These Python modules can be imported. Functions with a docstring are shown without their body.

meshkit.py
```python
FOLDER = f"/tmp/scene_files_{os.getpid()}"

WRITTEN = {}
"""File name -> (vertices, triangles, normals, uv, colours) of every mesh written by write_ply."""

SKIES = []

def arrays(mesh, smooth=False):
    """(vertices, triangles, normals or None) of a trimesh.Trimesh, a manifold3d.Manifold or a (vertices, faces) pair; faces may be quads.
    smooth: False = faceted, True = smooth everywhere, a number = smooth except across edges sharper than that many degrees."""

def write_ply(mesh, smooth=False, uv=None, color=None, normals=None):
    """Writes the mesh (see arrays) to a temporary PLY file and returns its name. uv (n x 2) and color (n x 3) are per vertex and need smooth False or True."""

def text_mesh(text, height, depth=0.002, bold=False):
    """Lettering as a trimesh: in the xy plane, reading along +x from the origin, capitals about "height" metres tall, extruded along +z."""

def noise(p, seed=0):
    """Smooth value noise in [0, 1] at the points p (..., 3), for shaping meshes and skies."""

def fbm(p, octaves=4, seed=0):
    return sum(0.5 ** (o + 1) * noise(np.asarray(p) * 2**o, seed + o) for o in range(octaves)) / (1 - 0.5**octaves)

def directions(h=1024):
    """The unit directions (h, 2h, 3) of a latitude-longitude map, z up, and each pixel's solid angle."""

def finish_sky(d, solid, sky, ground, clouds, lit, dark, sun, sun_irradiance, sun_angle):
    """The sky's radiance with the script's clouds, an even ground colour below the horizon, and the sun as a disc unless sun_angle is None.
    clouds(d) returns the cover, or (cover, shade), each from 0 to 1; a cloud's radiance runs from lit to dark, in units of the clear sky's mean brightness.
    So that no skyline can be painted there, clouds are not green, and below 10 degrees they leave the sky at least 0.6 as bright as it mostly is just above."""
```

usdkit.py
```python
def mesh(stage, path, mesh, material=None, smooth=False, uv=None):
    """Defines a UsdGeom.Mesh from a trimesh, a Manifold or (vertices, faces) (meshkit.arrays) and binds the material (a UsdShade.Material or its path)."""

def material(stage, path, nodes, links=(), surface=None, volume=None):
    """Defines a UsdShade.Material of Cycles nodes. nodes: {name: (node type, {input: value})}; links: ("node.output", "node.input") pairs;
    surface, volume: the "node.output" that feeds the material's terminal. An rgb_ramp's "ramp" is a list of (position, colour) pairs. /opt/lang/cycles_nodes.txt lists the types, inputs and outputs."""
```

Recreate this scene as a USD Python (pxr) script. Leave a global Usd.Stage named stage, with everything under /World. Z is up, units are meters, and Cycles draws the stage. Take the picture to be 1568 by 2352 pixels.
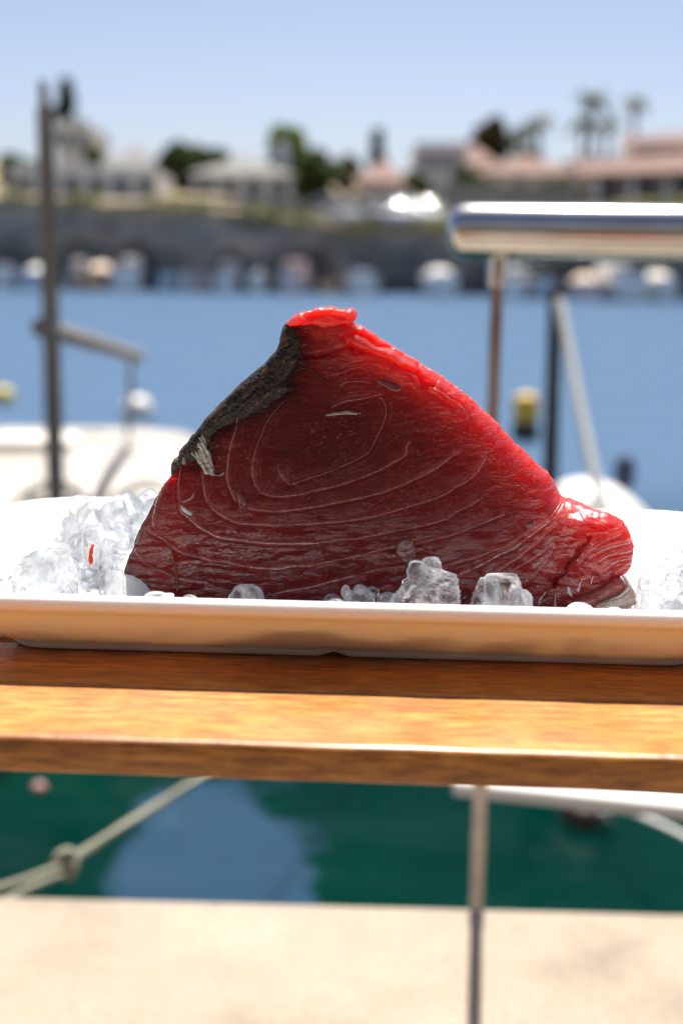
import math, random
import numpy as np, trimesh, shapely
from scipy.spatial import Delaunay, cKDTree
from shapely.geometry import Polygon
from pxr import Gf, Sdf, Usd, UsdGeom, UsdLux, UsdShade, Vt
import usdkit, meshkit
from meshkit import fbm, noise

stage = Usd.Stage.CreateInMemory()
UsdGeom.SetStageUpAxis(stage, 'Z'); UsdGeom.SetStageMetersPerUnit(stage, 1.0)
UsdGeom.Xform.Define(stage, '/World'); UsdGeom.Scope.Define(stage, '/World/Looks')
rnd = random.Random(7); R = np.random.default_rng(7)

# ------------------------------------------------------------------ camera, sky, sun, exposure
EYE = np.array([0, 0, 1.35]); PITCH, ROLL = math.radians(11), 0.013
FOCAL, EXPOSURE = 50.0, 1.0
SKY_STRENGTH, SUN_INTENSITY = 0.075, 1.25
SUN_AZ, SUN_EL = 0.10, math.radians(63.3)
fwd = np.array([0, math.cos(PITCH), -math.sin(PITCH)]); up0 = np.array([0, math.sin(PITCH), math.cos(PITCH)]); rt0 = np.array([1.0, 0, 0])
rgt = rt0 * math.cos(ROLL) + up0 * math.sin(ROLL); upv = up0 * math.cos(ROLL) - rt0 * math.sin(ROLL)
cam = UsdGeom.Camera.Define(stage, '/World/camera')
cam.AddTransformOp().Set(Gf.Matrix4d(*rgt, 0, *upv, 0, *(-fwd), 0, *EYE, 1))
cam.CreateFocalLengthAttr(FOCAL); cam.CreateHorizontalApertureAttr(24.0); cam.CreateVerticalApertureAttr(36.0)
cam.CreateFStopAttr(2.8); cam.CreateFocusDistanceAttr(1.232); cam.CreateClippingRangeAttr(Gf.Vec2f(0.05, 5000)); cam.CreateExposureAttr(EXPOSURE)
SUN = np.array([math.cos(SUN_EL) * math.sin(SUN_AZ), math.cos(SUN_EL) * math.cos(SUN_AZ), math.sin(SUN_EL)])
sky_m = usdkit.material(stage, '/World/Looks/sky', {
    'sky': ('sky_texture', dict(sky_type='single_scattering', sun_disc=False, sun_elevation=SUN_EL, sun_rotation=SUN_AZ, air_density=0.5, aerosol_density=1.6, ozone_density=0.5, altitude=10.0)),
    'bg': ('background_shader', dict(strength=SKY_STRENGTH))}, [('sky.color', 'bg.color')], surface='bg.background')
dome = UsdLux.DomeLight.Define(stage, '/World/sky'); dome.GetPrim().SetCustomDataByKey('kind', 'structure')
UsdShade.MaterialBindingAPI.Apply(dome.GetPrim()).Bind(sky_m)
sun = UsdLux.DistantLight.Define(stage, '/World/sun')
sun.CreateNormalizeAttr(True); sun.CreateIntensityAttr(SUN_INTENSITY); sun.CreateAngleAttr(0.53); sun.CreateColorAttr(Gf.Vec3f(1, .955, .88))
_z = SUN; _x = np.cross([0, 1, 0], _z); _x /= np.linalg.norm(_x); _y = np.cross(_z, _x)
sun.AddTransformOp().Set(Gf.Matrix4d(*_x, 0, *_y, 0, *_z, 0, 0, 0, 50, 1))

# ------------------------------------------------------------------ layout helpers (survey of the photograph, 1568 units wide)
FP = 1568 * FOCAL / 24.0
def ray(x, y): return fwd + (x - 784) / FP * rgt + (1176 - y) / FP * upv
def at(x, y, D):                       # the point of that sight line D metres out
    r = ray(x, y); return EYE + r * (D / r[1])
def on_z(x, y, z):
    r = ray(x, y); return EYE + r * ((z - EYE[2]) / r[2])

# ------------------------------------------------------------------ scene-graph helpers
used = {}
def numbered(parent, name):
    k = used.get((parent, name), 0); used[(parent, name)] = k + 1
    return f'{parent}/{name}' if k == 0 else f'{parent}/{name}_{k:03d}'
def path_of(p): return '/World' if p is None else str(p.GetPath())
def data(p, label=None, cat=None, group=None, kind=None):
    for k, v in (('label', label), ('category', cat), ('group', group), ('kind', kind)):
        if v: p.SetCustomDataByKey(k, v)
    return p
def thing(name, label, cat, loc=(0, 0, 0), rz=0.0, group=None):
    x = UsdGeom.Xform.Define(stage, numbered('/World', name)); x.AddTranslateOp().Set(Gf.Vec3d(*map(float, loc))); x.AddRotateZOp().Set(math.degrees(rz))
    return data(x.GetPrim(), label, cat, group)
def obj(name, mesh, m, parent=None, smooth=False, label=None, cat=None, group=None, kind=None, albedo=None, wet=None):
    g = usdkit.mesh(stage, numbered(path_of(parent), name), mesh, m, smooth)
    if albedo is not None:
        UsdGeom.PrimvarsAPI(g).CreatePrimvar('albedo', Sdf.ValueTypeNames.Color3fArray, 'vertex').Set(Vt.Vec3fArray.FromNumpy(np.asarray(albedo, np.float32)))
    if wet is not None: UsdGeom.PrimvarsAPI(g).CreatePrimvar('wet', Sdf.ValueTypeNames.FloatArray, 'vertex').Set(Vt.FloatArray.FromNumpy(np.asarray(wet, np.float32)))
    return data(g.GetPrim(), label, cat, group, kind)

# ------------------------------------------------------------------ materials
def mat(name, nodes, links, surface): return usdkit.material(stage, f'/World/Looks/{name}', nodes, links, surface=surface)
def plain(name, col, rough=.6, col2=None, scale=6.0, bump=0.0, bscale=40.0, stretch=(1, 1, 1), **kw):
    col2 = col2 or tuple(c * .8 for c in col)
    n = {'tc': ('texture_coordinate', {}), 'mp': ('mapping', dict(scale=stretch)), 'n': ('noise_texture', dict(scale=scale, detail=5.0, roughness=.6)),
         'r': ('rgb_ramp', dict(ramp=[(.3, col2), (.7, col)])), 'p': ('principled_bsdf', dict(roughness=rough, **kw))}
    l = [('tc.object', 'mp.vector'), ('mp.vector', 'n.vector'), ('n.fac', 'r.fac'), ('r.color', 'p.base_color')]
    if bump:
        n['b'] = ('noise_texture', dict(scale=bscale, detail=4.0)); n['bp'] = ('bump', dict(strength=.6, distance=bump))
        l += [('mp.vector', 'b.vector'), ('b.fac', 'bp.height'), ('bp.normal', 'p.normal')]
    return mat(name, n, l, 'p.BSDF')
M = dict(
    porcelain=plain('white_porcelain', (.88, .87, .85), .42, (.85, .84, .82), 3.0, subsurface_method='random_walk', subsurface_weight=.3, subsurface_radius=(1.0, .52, .30), subsurface_scale=.0021),
    steel=plain('polished_steel', (.66, .66, .67), .13, (.56, .55, .55), 9.0, metallic=1.0),
    post_steel=plain('weathered_steel', (.36, .30, .27), .35, (.20, .11, .08), 7.0, metallic=.6, stretch=(3, 3, .8)),
    concrete=None,
    pole_wood=plain('weathered_pole_wood', (.31, .25, .20), .8, (.18, .145, .115), 4.0, .003, 30.0, (4, 4, .6)),
    post_dark=plain('dark_post_wood', (.06, .055, .05), .75, (.03, .03, .03), 4.0),
    rope=plain('mooring_rope', (.33, .32, .24), .9, (.23, .22, .16), 60.0, .003, 120.0),
    rope_white=plain('white_rope', (.66, .65, .62), .9, (.5, .5, .48), 60.0),
    gel_white=plain('boat_gelcoat', (.80, .775, .73), .35, (.70, .67, .62), 2.0),
    near_gel=plain('weathered_cream_gelcoat', (.42, .39, .345), .45, (.31, .28, .24), 2.2),
    roof_grey=plain('grey_roof', (.20, .195, .185), .9, (.15, .145, .14), 1.5),
    canvas=plain('cream_canvas', (.74, .69, .62), .85, (.62, .57, .50), 3.0, .004, 20.0),
    window_dark=plain('dark_window', (.05, .06, .075), .12, (.03, .035, .04), 4.0),
    glass_dark=plain('windscreen_glass', (.04, .05, .055), .02, (.035, .04, .045), 2.0),
    boat_window=plain('salt_dulled_window', (.22, .21, .19), .3, (.13, .13, .12), 6.0),
    rubber=plain('black_rubber', (.025, .025, .03), .6), 
    plaster=plain('white_plaster', (.74, .73, .70), .9, (.64, .63, .60), .7),
    cream=plain('cream_plaster', (.70, .65, .56), .9, (.60, .55, .46), .7),
    pinkwall=plain('pinkish_plaster', (.64, .53, .46), .9, (.55, .44, .38), .7),
    roof=plain('terracotta_roof', (.20, .112, .088), .85, (.15, .08, .062), 1.5, .02, 14.0),
    stone_wall=plain('grey_garden_wall', (.30, .29, .25), .95, (.19, .19, .16), 1.2, .02, 8.0),
    bark=plain('bark', (.13, .10, .075), .9, (.07, .055, .04), 4.0),
    car_white=plain('white_car_paint', (.50, .50, .49), .4, (.47, .47, .46), 2.0, coat_weight=.8, coat_roughness=.03),
    car_silver=plain('silver_car_paint', (.30, .31, .32), .4, (.27, .28, .29), 2.0, metallic=.4, coat_weight=.8, coat_roughness=.03),
    lamp=plain('headlight_glass', (.8, .8, .82), .06, (.7, .7, .72), 4.0, metallic=.8),
    yellow=plain('yellow_buoy_plastic', (.75, .43, .02), .4, (.62, .34, .02), 5.0),
    yellow_old=plain('faded_yellow_plastic', (.66, .55, .14), .5, (.52, .43, .12), 5.0),
    buoy_white=plain('white_buoy_plastic', (.80, .77, .70), .4, (.70, .66, .58), 5.0),
    buoy_dark=plain('algae_dark', (.05, .05, .025), .7, (.03, .03, .018), 9.0),
    brown=plain('brown_float', (.06, .028, .018), .6, (.035, .018, .012), 7.0),
    pink=plain('reflection_float', (.55, .25, .22), .5),
    orange=plain('orange_hull', (.66, .40, .22), .5, (.58, .34, .19), 3.0),
    peach=plain('peach_canvas', (.72, .58, .45), .8, (.64, .50, .38), 3.0),
    pale_blue=plain('pale_blue_hull', (.52, .58, .64), .4, (.45, .51, .58), 3.0),
    pale_pink=plain('pale_pink_hull', (.70, .58, .55), .5, (.62, .50, .47), 3.0),
    green_hull=plain('green_hull', (.10, .20, .15), .4, (.08, .16, .12), 3.0),
    dark_canvas=plain('dark_canopy_canvas', (.06, .055, .05), .9, (.045, .04, .038), 3.0),
    white_paint=plain('white_paint', (.74, .73, .70), .5, (.62, .60, .56), 4.0),
    sleeve=plain('beige_painted_post', (.66, .57, .45), .6, (.46, .38, .29), 9.0),
    navy=plain('navy_canvas', (.03, .045, .10), .8, (.02, .03, .07), 4.0),
)
M['concrete'] = mat('quay_concrete', {'g': ('geometry', {}), 'n1': ('noise_texture', dict(scale=2.6, detail=6.0, roughness=.62)), 'r1': ('rgb_ramp', dict(ramp=[(.28, (.235, .19, .145)), (.46, (.325, .268, .205)), (.7, (.375, .318, .25))])), 'n2': ('noise_texture', dict(scale=85.0, detail=3.0)), 'r2': ('rgb_ramp', dict(ramp=[(.3, (.75, .74, .73)), (.6, (1.06, 1.06, 1.06))])), 'mx': ('mix', dict(mix_type='multiply', fac=.8)), 'n3': ('noise_texture', dict(scale=9.0, detail=5.0, roughness=.7)), 'r3': ('rgb_ramp', dict(ramp=[(.60, (1, 1, 1)), (.72, (.72, .70, .66))])), 'mx2': ('mix', dict(mix_type='multiply', fac=.8)), 'bp': ('bump', dict(strength=.6, distance=.004)), 'p': ('principled_bsdf', dict(roughness=.92))},
    [('g.position', 'n1.vector'), ('n1.fac', 'r1.fac'), ('g.position', 'n2.vector'), ('n2.fac', 'r2.fac'), ('r1.color', 'mx.color1'), ('r2.color', 'mx.color2'), ('g.position', 'n3.vector'), ('n3.fac', 'r3.fac'), ('mx.color', 'mx2.color1'), ('r3.color', 'mx2.color2'), ('mx2.color', 'p.base_color'), ('n2.fac', 'bp.height'), ('bp.normal', 'p.normal')], 'p.BSDF')
def leaf_mat(name, a, b):
    return mat(name, {'tc': ('texture_coordinate', {}), 'n': ('noise_texture', dict(scale=1.6, detail=3.0)), 'r': ('rgb_ramp', dict(ramp=[(.32, b), (.68, a)])),
        'd': ('principled_bsdf', dict(roughness=.6)), 't': ('translucent_bsdf', {}), 'm': ('mix_closure', dict(fac=.35))},
        [('tc.object', 'n.vector'), ('n.fac', 'r.fac'), ('r.color', 'd.base_color'), ('r.color', 't.color'), ('d.BSDF', 'm.closure1'), ('t.BSDF', 'm.closure2')], 'm.closure')
M['leaf'] = leaf_mat('tree_leaves', (.10, .135, .035), (.045, .07, .022))
M['leaf_bright'] = leaf_mat('bright_tree_leaves', (.27, .35, .05), (.15, .21, .03))
M['leaf_blue'] = leaf_mat('conifer_needles', (.045, .075, .06), (.022, .04, .035))
M['leaf_brown'] = leaf_mat('brownish_leaves', (.14, .10, .04), (.06, .055, .025))
M['palm'] = leaf_mat('palm_fronds', (.07, .10, .05), (.035, .055, .03))
M['grass'] = leaf_mat('bank_grass', (.20, .21, .055), (.12, .13, .035))

def wood(name, a, b, c, seed):
    n = {'tc': ('texture_coordinate', {}), 'mp': ('mapping', dict(location=(seed * 3.1, seed * 1.7, seed * .6), scale=(1.6, 9.0, 14.0))),
         'n1': ('noise_texture', dict(scale=5.0, detail=8.0, roughness=.62, distortion=.35)), 'r1': ('rgb_ramp', dict(ramp=[(.28, c), (.5, b), (.72, a)])),
         'mp2': ('mapping', dict(scale=(13.0, 85.0, 95.0))), 'n2': ('noise_texture', dict(scale=2.2, detail=5.0, roughness=.7)), 'r2': ('rgb_ramp', dict(ramp=[(.40, (.48, .43, .38)), (.52, (1, 1, 1)), (.66, (1.35, 1.5, 1.75))])),
         'mx': ('mix', dict(mix_type='multiply', fac=.85)),
         'mp3': ('mapping', dict(scale=(115.0, 5.0, 5.0))), 'n3': ('noise_texture', dict(scale=1.1, detail=3.0, roughness=.6)), 'r3': ('rgb_ramp', dict(ramp=[(.4, (.86, .85, .84)), (.62, (1.06, 1.06, 1.06))])),
         'mx2': ('mix', dict(mix_type='multiply', fac=.28)),
         'n4': ('noise_texture', dict(scale=7.0, detail=4.0)), 'r4': ('rgb_ramp', dict(ramp=[(.35, (.30, .30, .30)), (.7, (.58, .58, .58))])),
         'ad': ('math', dict(math_type='add')), 'bp': ('bump', dict(strength=.55, distance=.0007)), 'p': ('principled_bsdf', dict(coat_weight=.18, coat_roughness=.28))}
    l = [('tc.object', 'mp.vector'), ('mp.vector', 'n1.vector'), ('n1.fac', 'r1.fac'), ('tc.object', 'mp2.vector'), ('mp2.vector', 'n2.vector'), ('n2.fac', 'r2.fac'),
         ('r1.color', 'mx.color1'), ('r2.color', 'mx.color2'), ('tc.object', 'mp3.vector'), ('mp3.vector', 'n3.vector'), ('n3.fac', 'r3.fac'), ('mx.color', 'mx2.color1'), ('r3.color', 'mx2.color2'),
         ('mx2.color', 'p.base_color'), ('tc.object', 'n4.vector'), ('n4.fac', 'r4.fac'), ('r4.color', 'p.roughness'), ('n2.fac', 'ad.value1'), ('n3.fac', 'ad.value2'), ('ad.value', 'bp.height'), ('bp.normal', 'p.normal')]
    return mat(name, n, l, 'p.BSDF')
M['wood'] = [wood(f'varnished_wood_{"abc"[i]}', (.61 + .02 * i, .250 - .012 * i, .044), (.50, .185, .029), (.33, .105, .016), i + 1) for i in range(3)]

# water: dark green body, small ripples, reflected sky painted in as far blue and a pale patch
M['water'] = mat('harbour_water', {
    'g': ('geometry', {}), 'mp': ('mapping', dict(scale=(.55, 1.0, 1.0))), 'n1': ('noise_texture', dict(scale=1.5, detail=3.0, roughness=.5, distortion=.3)), 'n2': ('noise_texture', dict(scale=7.0, detail=3.0, roughness=.55)),
    'm2': ('math', dict(math_type='multiply', value2=.2)), 'ad': ('math', dict(math_type='add')), 'amp': ('map_range', dict(from_min=5.0, from_max=12.0, to_min=.35, to_max=1.0, clamp=True)), 'ah': ('math', dict(math_type='multiply')), 'bp': ('bump', dict(strength=1.0, distance=.16)), 'rr': ('map_range', dict(to_min=.06, to_max=.36)),
    'nb': ('noise_texture', dict(scale=.5, detail=3.0, roughness=.5)), 'rb': ('rgb_ramp', dict(ramp=[(.38, (.0003, .0125, .0110)), (.62, (.0001, .023, .0150))])),
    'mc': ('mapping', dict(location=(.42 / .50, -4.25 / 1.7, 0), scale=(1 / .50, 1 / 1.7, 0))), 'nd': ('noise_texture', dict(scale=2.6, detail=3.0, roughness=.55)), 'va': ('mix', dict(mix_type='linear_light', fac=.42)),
    'gr': ('gradient_texture', dict(gradient_type='spherical')), 'rg': ('rgb_ramp', dict(ramp=[(.18, (0, 0, 0)), (.34, (1, 1, 1))])), 'sky_patch': ('mix', dict(color2=(.020, .048, .082))),  # pale blue patch: sky reflection painted into the water's base colour
    'sp': ('separate_xyz', {}), 'mr': ('map_range', dict(from_min=5.8, from_max=13.0, clamp=True)), 'deep': ('mix', dict(color2=(.072, .122, .200))),  # far blue: deeper water, with reflected sky put into the base colour
    'p': ('principled_bsdf', dict(roughness=.07, ior=1.333, specular_ior_level=.02, subsurface_method='burley', subsurface_weight=1.0, subsurface_radius=(1.0, 1.0, 1.0), subsurface_scale=.35))},
    [('g.position', 'mp.vector'), ('mp.vector', 'n1.vector'), ('mp.vector', 'n2.vector'), ('n1.fac', 'ad.value1'), ('n2.fac', 'm2.value1'), ('m2.value', 'ad.value2'), ('ad.value', 'ah.value1'), ('sp.y', 'amp.value'), ('amp.result', 'ah.value2'), ('ah.value', 'bp.height'), ('bp.normal', 'p.normal'), ('mr.result', 'rr.value'), ('rr.result', 'p.roughness'),
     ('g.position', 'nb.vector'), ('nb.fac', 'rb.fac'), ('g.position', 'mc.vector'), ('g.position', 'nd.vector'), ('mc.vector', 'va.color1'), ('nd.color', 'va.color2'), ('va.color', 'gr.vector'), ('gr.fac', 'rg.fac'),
     ('rg.color', 'sky_patch.fac'), ('rb.color', 'sky_patch.color1'), ('g.position', 'sp.vector'), ('sp.y', 'mr.value'), ('mr.result', 'deep.fac'), ('sky_patch.color', 'deep.color1'), ('deep.color', 'p.base_color')], 'p.BSDF')
M['rock'] = mat('cliff_rock', {
    'g': ('geometry', {}), 'n': ('noise_texture', dict(scale=.9, detail=6.0, roughness=.65)), 'r': ('rgb_ramp', dict(ramp=[(.3, (.15, .14, .132)), (.55, (.27, .25, .22)), (.75, (.40, .345, .265))])),
    'n2': ('noise_texture', dict(scale=5.0, detail=4.0)), 'bp': ('bump', dict(strength=.8, distance=.15)), 'p': ('principled_bsdf', dict(roughness=.95))},
    [('g.position', 'n.vector'), ('n.fac', 'r.fac'), ('r.color', 'p.base_color'), ('g.position', 'n2.vector'), ('n2.fac', 'bp.height'), ('bp.normal', 'p.normal')], 'p.BSDF')
M['earth'] = plain('dry_earth', (.34, .27, .17), .95, (.22, .17, .10), .6)

# ice: refraction mixed with straight-through light and a frosty part
def ice(name, through, frost, rough=.015):
    return mat(name, {'tc': ('texture_coordinate', {}), 'n': ('noise_texture', dict(scale=130.0, detail=2.0)), 'bp': ('bump', dict(strength=.35, distance=.0008)),
        'g': ('glass_bsdf', dict(IOR=1.31, roughness=rough, color=(.985, .992, 1.0))), 't': ('transparent_bsdf', dict(color=(.985, .99, 1.0))), 'gl': ('glossy_bsdf', dict(roughness=.03, color=(1, 1, 1))), 'f': ('fresnel', dict(IOR=1.31)),
        'pane': ('mix_closure', {}), 'm1': ('mix_closure', dict(fac=through)),
        'nf': ('noise_texture', dict(scale=55.0, detail=4.0, roughness=.65)), 'rf': ('rgb_ramp', dict(ramp=[(.45, (0, 0, 0)), (.72, (frost, frost, frost))])),
        'd': ('diffuse_bsdf', dict(color=(.93, .94, .95))), 'tl': ('translucent_bsdf', dict(color=(.93, .94, .95))), 'md': ('mix_closure', dict(fac=.5)), 'm2': ('mix_closure', {})},
        [('tc.object', 'n.vector'), ('n.fac', 'bp.height'), ('bp.normal', 'g.normal'), ('bp.normal', 'gl.normal'), ('f.fac', 'pane.fac'), ('t.BSDF', 'pane.closure1'), ('gl.BSDF', 'pane.closure2'),
         ('g.BSDF', 'm1.closure1'), ('pane.closure', 'm1.closure2'), ('tc.object', 'nf.vector'), ('nf.fac', 'rf.fac'), ('d.BSDF', 'md.closure1'), ('tl.BSDF', 'md.closure2'), ('rf.color', 'm2.fac'),
         ('m1.closure', 'm2.closure1'), ('md.closure', 'm2.closure2')], 'm2.closure')
M['ice'] = ice('clear_ice', .52, .55)
M['ice_heap'] = ice('melting_ice', .50, .08)
M['ice_bed'] = mat('crushed_ice', {'tc': ('texture_coordinate', {}), 'n': ('noise_texture', dict(scale=160.0, detail=3.0)), 'bp': ('bump', dict(strength=.7, distance=.003)),
    'p': ('principled_bsdf', dict(base_color=(.62, .635, .65), roughness=.2, ior=1.31, subsurface_weight=.4, subsurface_radius=(1.0, 1.1, 1.2), subsurface_scale=.01))},
    [('tc.object', 'n.vector'), ('n.fac', 'bp.height'), ('bp.normal', 'p.normal')], 'p.BSDF')

# flesh: albedo from the mesh, scattered light, wet coat with fibre relief
def flesh(name, attr=True, col=(.3, .03, .03), sss=.8, scale=.020, rough=.42, coat=.6, bump=.0012, fibre=(260.0, 260.0, 620.0), spec=.08, wetmap=False):
    n = {'tc': ('texture_coordinate', {}), 'mp': ('mapping', dict(scale=fibre)), 'n': ('noise_texture', dict(scale=1.0, detail=4.0, roughness=.6, distortion=.6)),
         'n2': ('noise_texture', dict(scale=2100.0, detail=1.0)), 'm2': ('math', dict(math_type='multiply', value2=.30)), 'ad': ('math', dict(math_type='add')), 'bp': ('bump', dict(strength=1.0, distance=bump)),
         'n3': ('noise_texture', dict(scale=70.0, detail=5.0, roughness=.65)), 'bq': ('bump', dict(strength=.40, distance=bump)), 'r3': ('rgb_ramp', dict(ramp=[(.36, (.04, .04, .04)), (.66, (.16, .16, .16))])),
         'p': ('principled_bsdf', dict(subsurface_method='random_walk', subsurface_weight=sss, subsurface_radius=(1.0, .12, .08), subsurface_scale=scale, roughness=rough, coat_weight=coat, coat_ior=1.6, specular_ior_level=spec))}
    l = [('tc.object', 'mp.vector'), ('mp.vector', 'n.vector'), ('tc.object', 'n2.vector'), ('n2.fac', 'm2.value1'), ('n.fac', 'ad.value1'), ('m2.value', 'ad.value2'), ('ad.value', 'bp.height'), ('bp.normal', 'p.normal'), ('ad.value', 'bq.height'), ('bq.normal', 'p.coat_normal'),
         ('tc.object', 'n3.vector'), ('n3.fac', 'r3.fac'), ('r3.color', 'p.coat_roughness')]
    if wetmap:
        n['w'] = ('attribute', dict(attribute='wet')); n['n5'] = ('noise_texture', dict(scale=1.0, detail=5.0, roughness=.6, distortion=.5)); n['m5'] = ('mapping', dict(scale=(48.0, 60.0, 190.0))); n['r5'] = ('map_range', dict(from_min=.455, from_max=.525, clamp=True)); n['mw'] = ('math', dict(math_type='multiply'))
        l += [('tc.object', 'm5.vector'), ('m5.vector', 'n5.vector'), ('n5.fac', 'r5.value'), ('r5.result', 'mw.value1'), ('w.fac', 'mw.value2'), ('mw.value', 'p.coat_weight')]
    if attr:
        n['a'] = ('attribute', dict(attribute='albedo')); l += [('a.color', 'p.base_color')]
    else:
        n['p'][1]['base_color'] = col
    return mat(name, n, l, 'p.BSDF')
M['flesh'] = flesh('raw_tuna_flesh', scale=.016, wetmap=True, rough=.5)
M['skin'] = flesh('dark_fish_skin', True, sss=0.0, rough=.5, coat=.4, bump=.0030, fibre=(420.0, 420.0, 420.0))
M['pale_skin'] = flesh('torn_pale_skin', True, sss=.25, scale=.003, rough=.4, coat=.7, bump=.0015, fibre=(500.0, 500.0, 160.0))
M['membrane'] = flesh('pale_membrane', False, (.48, .17, .16), sss=.5, scale=.003, rough=.4, coat=.5)
M['membrane_pale'] = flesh('whitish_membrane', False, (.68, .36, .33), sss=.5, scale=.003, rough=.4, coat=.5)
M['fat'] = flesh('white_fat', False, (.74, .52, .48), sss=.5, scale=.004, rough=.4, coat=.5)
M['clot'] = flesh('translucent_clot', False, (.17, .036, .032), sss=.6, scale=.005, rough=.25, coat=.8, bump=.0004)
M['strand'] = flesh('brown_strand', False, (.22, .07, .03), sss=0, rough=.35, coat=.4)
M['black_strand'] = flesh('black_strand', False, (.02, .016, .014), sss=0, rough=.35, coat=.5)

# ------------------------------------------------------------------ mesh helpers
def cat_meshes(ms): return trimesh.util.concatenate(ms)
def box(sx, sy, sz, loc=(0, 0, 0), ch=0.0):
    if ch:
        b = trimesh.creation.box((1, 1, 1)); pts = []
        for s in b.vertices:
            c = s * 2
            for k in range(3):
                p = c * np.array([sx, sy, sz]) / 2
                for j in range(3):
                    if j != k: p[j] -= c[j] * ch
                pts.append(p)
        m = trimesh.convex.convex_hull(np.array(pts))
    else: m = trimesh.creation.box((sx, sy, sz))
    m.apply_translation(loc); return m
def tube(pts, rad, n=10, caps=True):
    pts = np.asarray(pts, float); k = len(pts); rad = np.broadcast_to(np.asarray(rad, float), (k,))
    t = np.gradient(pts, axis=0); t /= np.linalg.norm(t, axis=1, keepdims=True) + 1e-12
    ref = np.array([0, 0, 1.0]) if abs(t[:, 2]).mean() < .8 else np.array([1.0, 0, 0])
    a = np.cross(t, ref); a /= np.linalg.norm(a, axis=1, keepdims=True) + 1e-12; b = np.cross(t, a)
    th = np.linspace(0, 2 * np.pi, n, endpoint=False)
    v = (pts[:, None] + rad[:, None, None] * (np.cos(th)[None, :, None] * a[:, None] + np.sin(th)[None, :, None] * b[:, None])).reshape(-1, 3)
    i = np.arange(k - 1)[:, None] * n; j = np.arange(n)[None]; j2 = (j + 1) % n
    q = np.stack([i + j, i + n + j, i + n + j2, i + j2], -1).reshape(-1, 4)
    f = np.vstack([q[:, [0, 2, 1]], q[:, [0, 3, 2]]])
    if caps:
        v = np.vstack([v, pts[:1], pts[-1:]]); c0, c1 = k * n, k * n + 1
        jj = np.arange(n); f = np.vstack([f, np.stack([np.full(n, c0), jj, (jj + 1) % n], 1), np.stack([np.full(n, c1), (k - 1) * n + (jj + 1) % n, (k - 1) * n + jj], 1)])
    m = trimesh.Trimesh(v, f, process=False)
    if m.volume < 0: m.invert()
    return m
def curve(pts, n):
    pts = np.asarray(pts, float); d = np.r_[0, np.cumsum(np.linalg.norm(np.diff(pts, axis=0), axis=1))]
    from scipy.interpolate import PchipInterpolator
    return PchipInterpolator(d, pts, axis=0)(np.linspace(0, d[-1], n))
def loft(rings, caps=True):
    rings = np.asarray(rings, float); k, n = rings.shape[:2]; v = rings.reshape(-1, 3)
    i = np.arange(k - 1)[:, None] * n; j = np.arange(n)[None]; j2 = (j + 1) % n
    q = np.stack([i + j, i + j2, i + n + j2, i + n + j], -1).reshape(-1, 4); f = np.vstack([q[:, [0, 1, 2]], q[:, [0, 2, 3]]])
    if caps:
        v = np.vstack([v, rings[0].mean(0), rings[-1].mean(0)]); jj = np.arange(n)
        f = np.vstack([f, np.stack([np.full(n, k * n), (jj + 1) % n, jj], 1), np.stack([np.full(n, k * n + 1), (k - 1) * n + jj, (k - 1) * n + (jj + 1) % n], 1)])
    m = trimesh.Trimesh(v, f, process=False)
    if m.volume < 0: m.invert()
    return m
def lathe(profile, n=24):
    return trimesh.creation.revolve(np.asarray(profile, float), sections=n)
def ball(r, sub=3, loc=(0, 0, 0), sc=(1, 1, 1)):
    m = trimesh.creation.icosphere(sub, r); m.vertices *= sc; m.apply_translation(loc); return m

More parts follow.
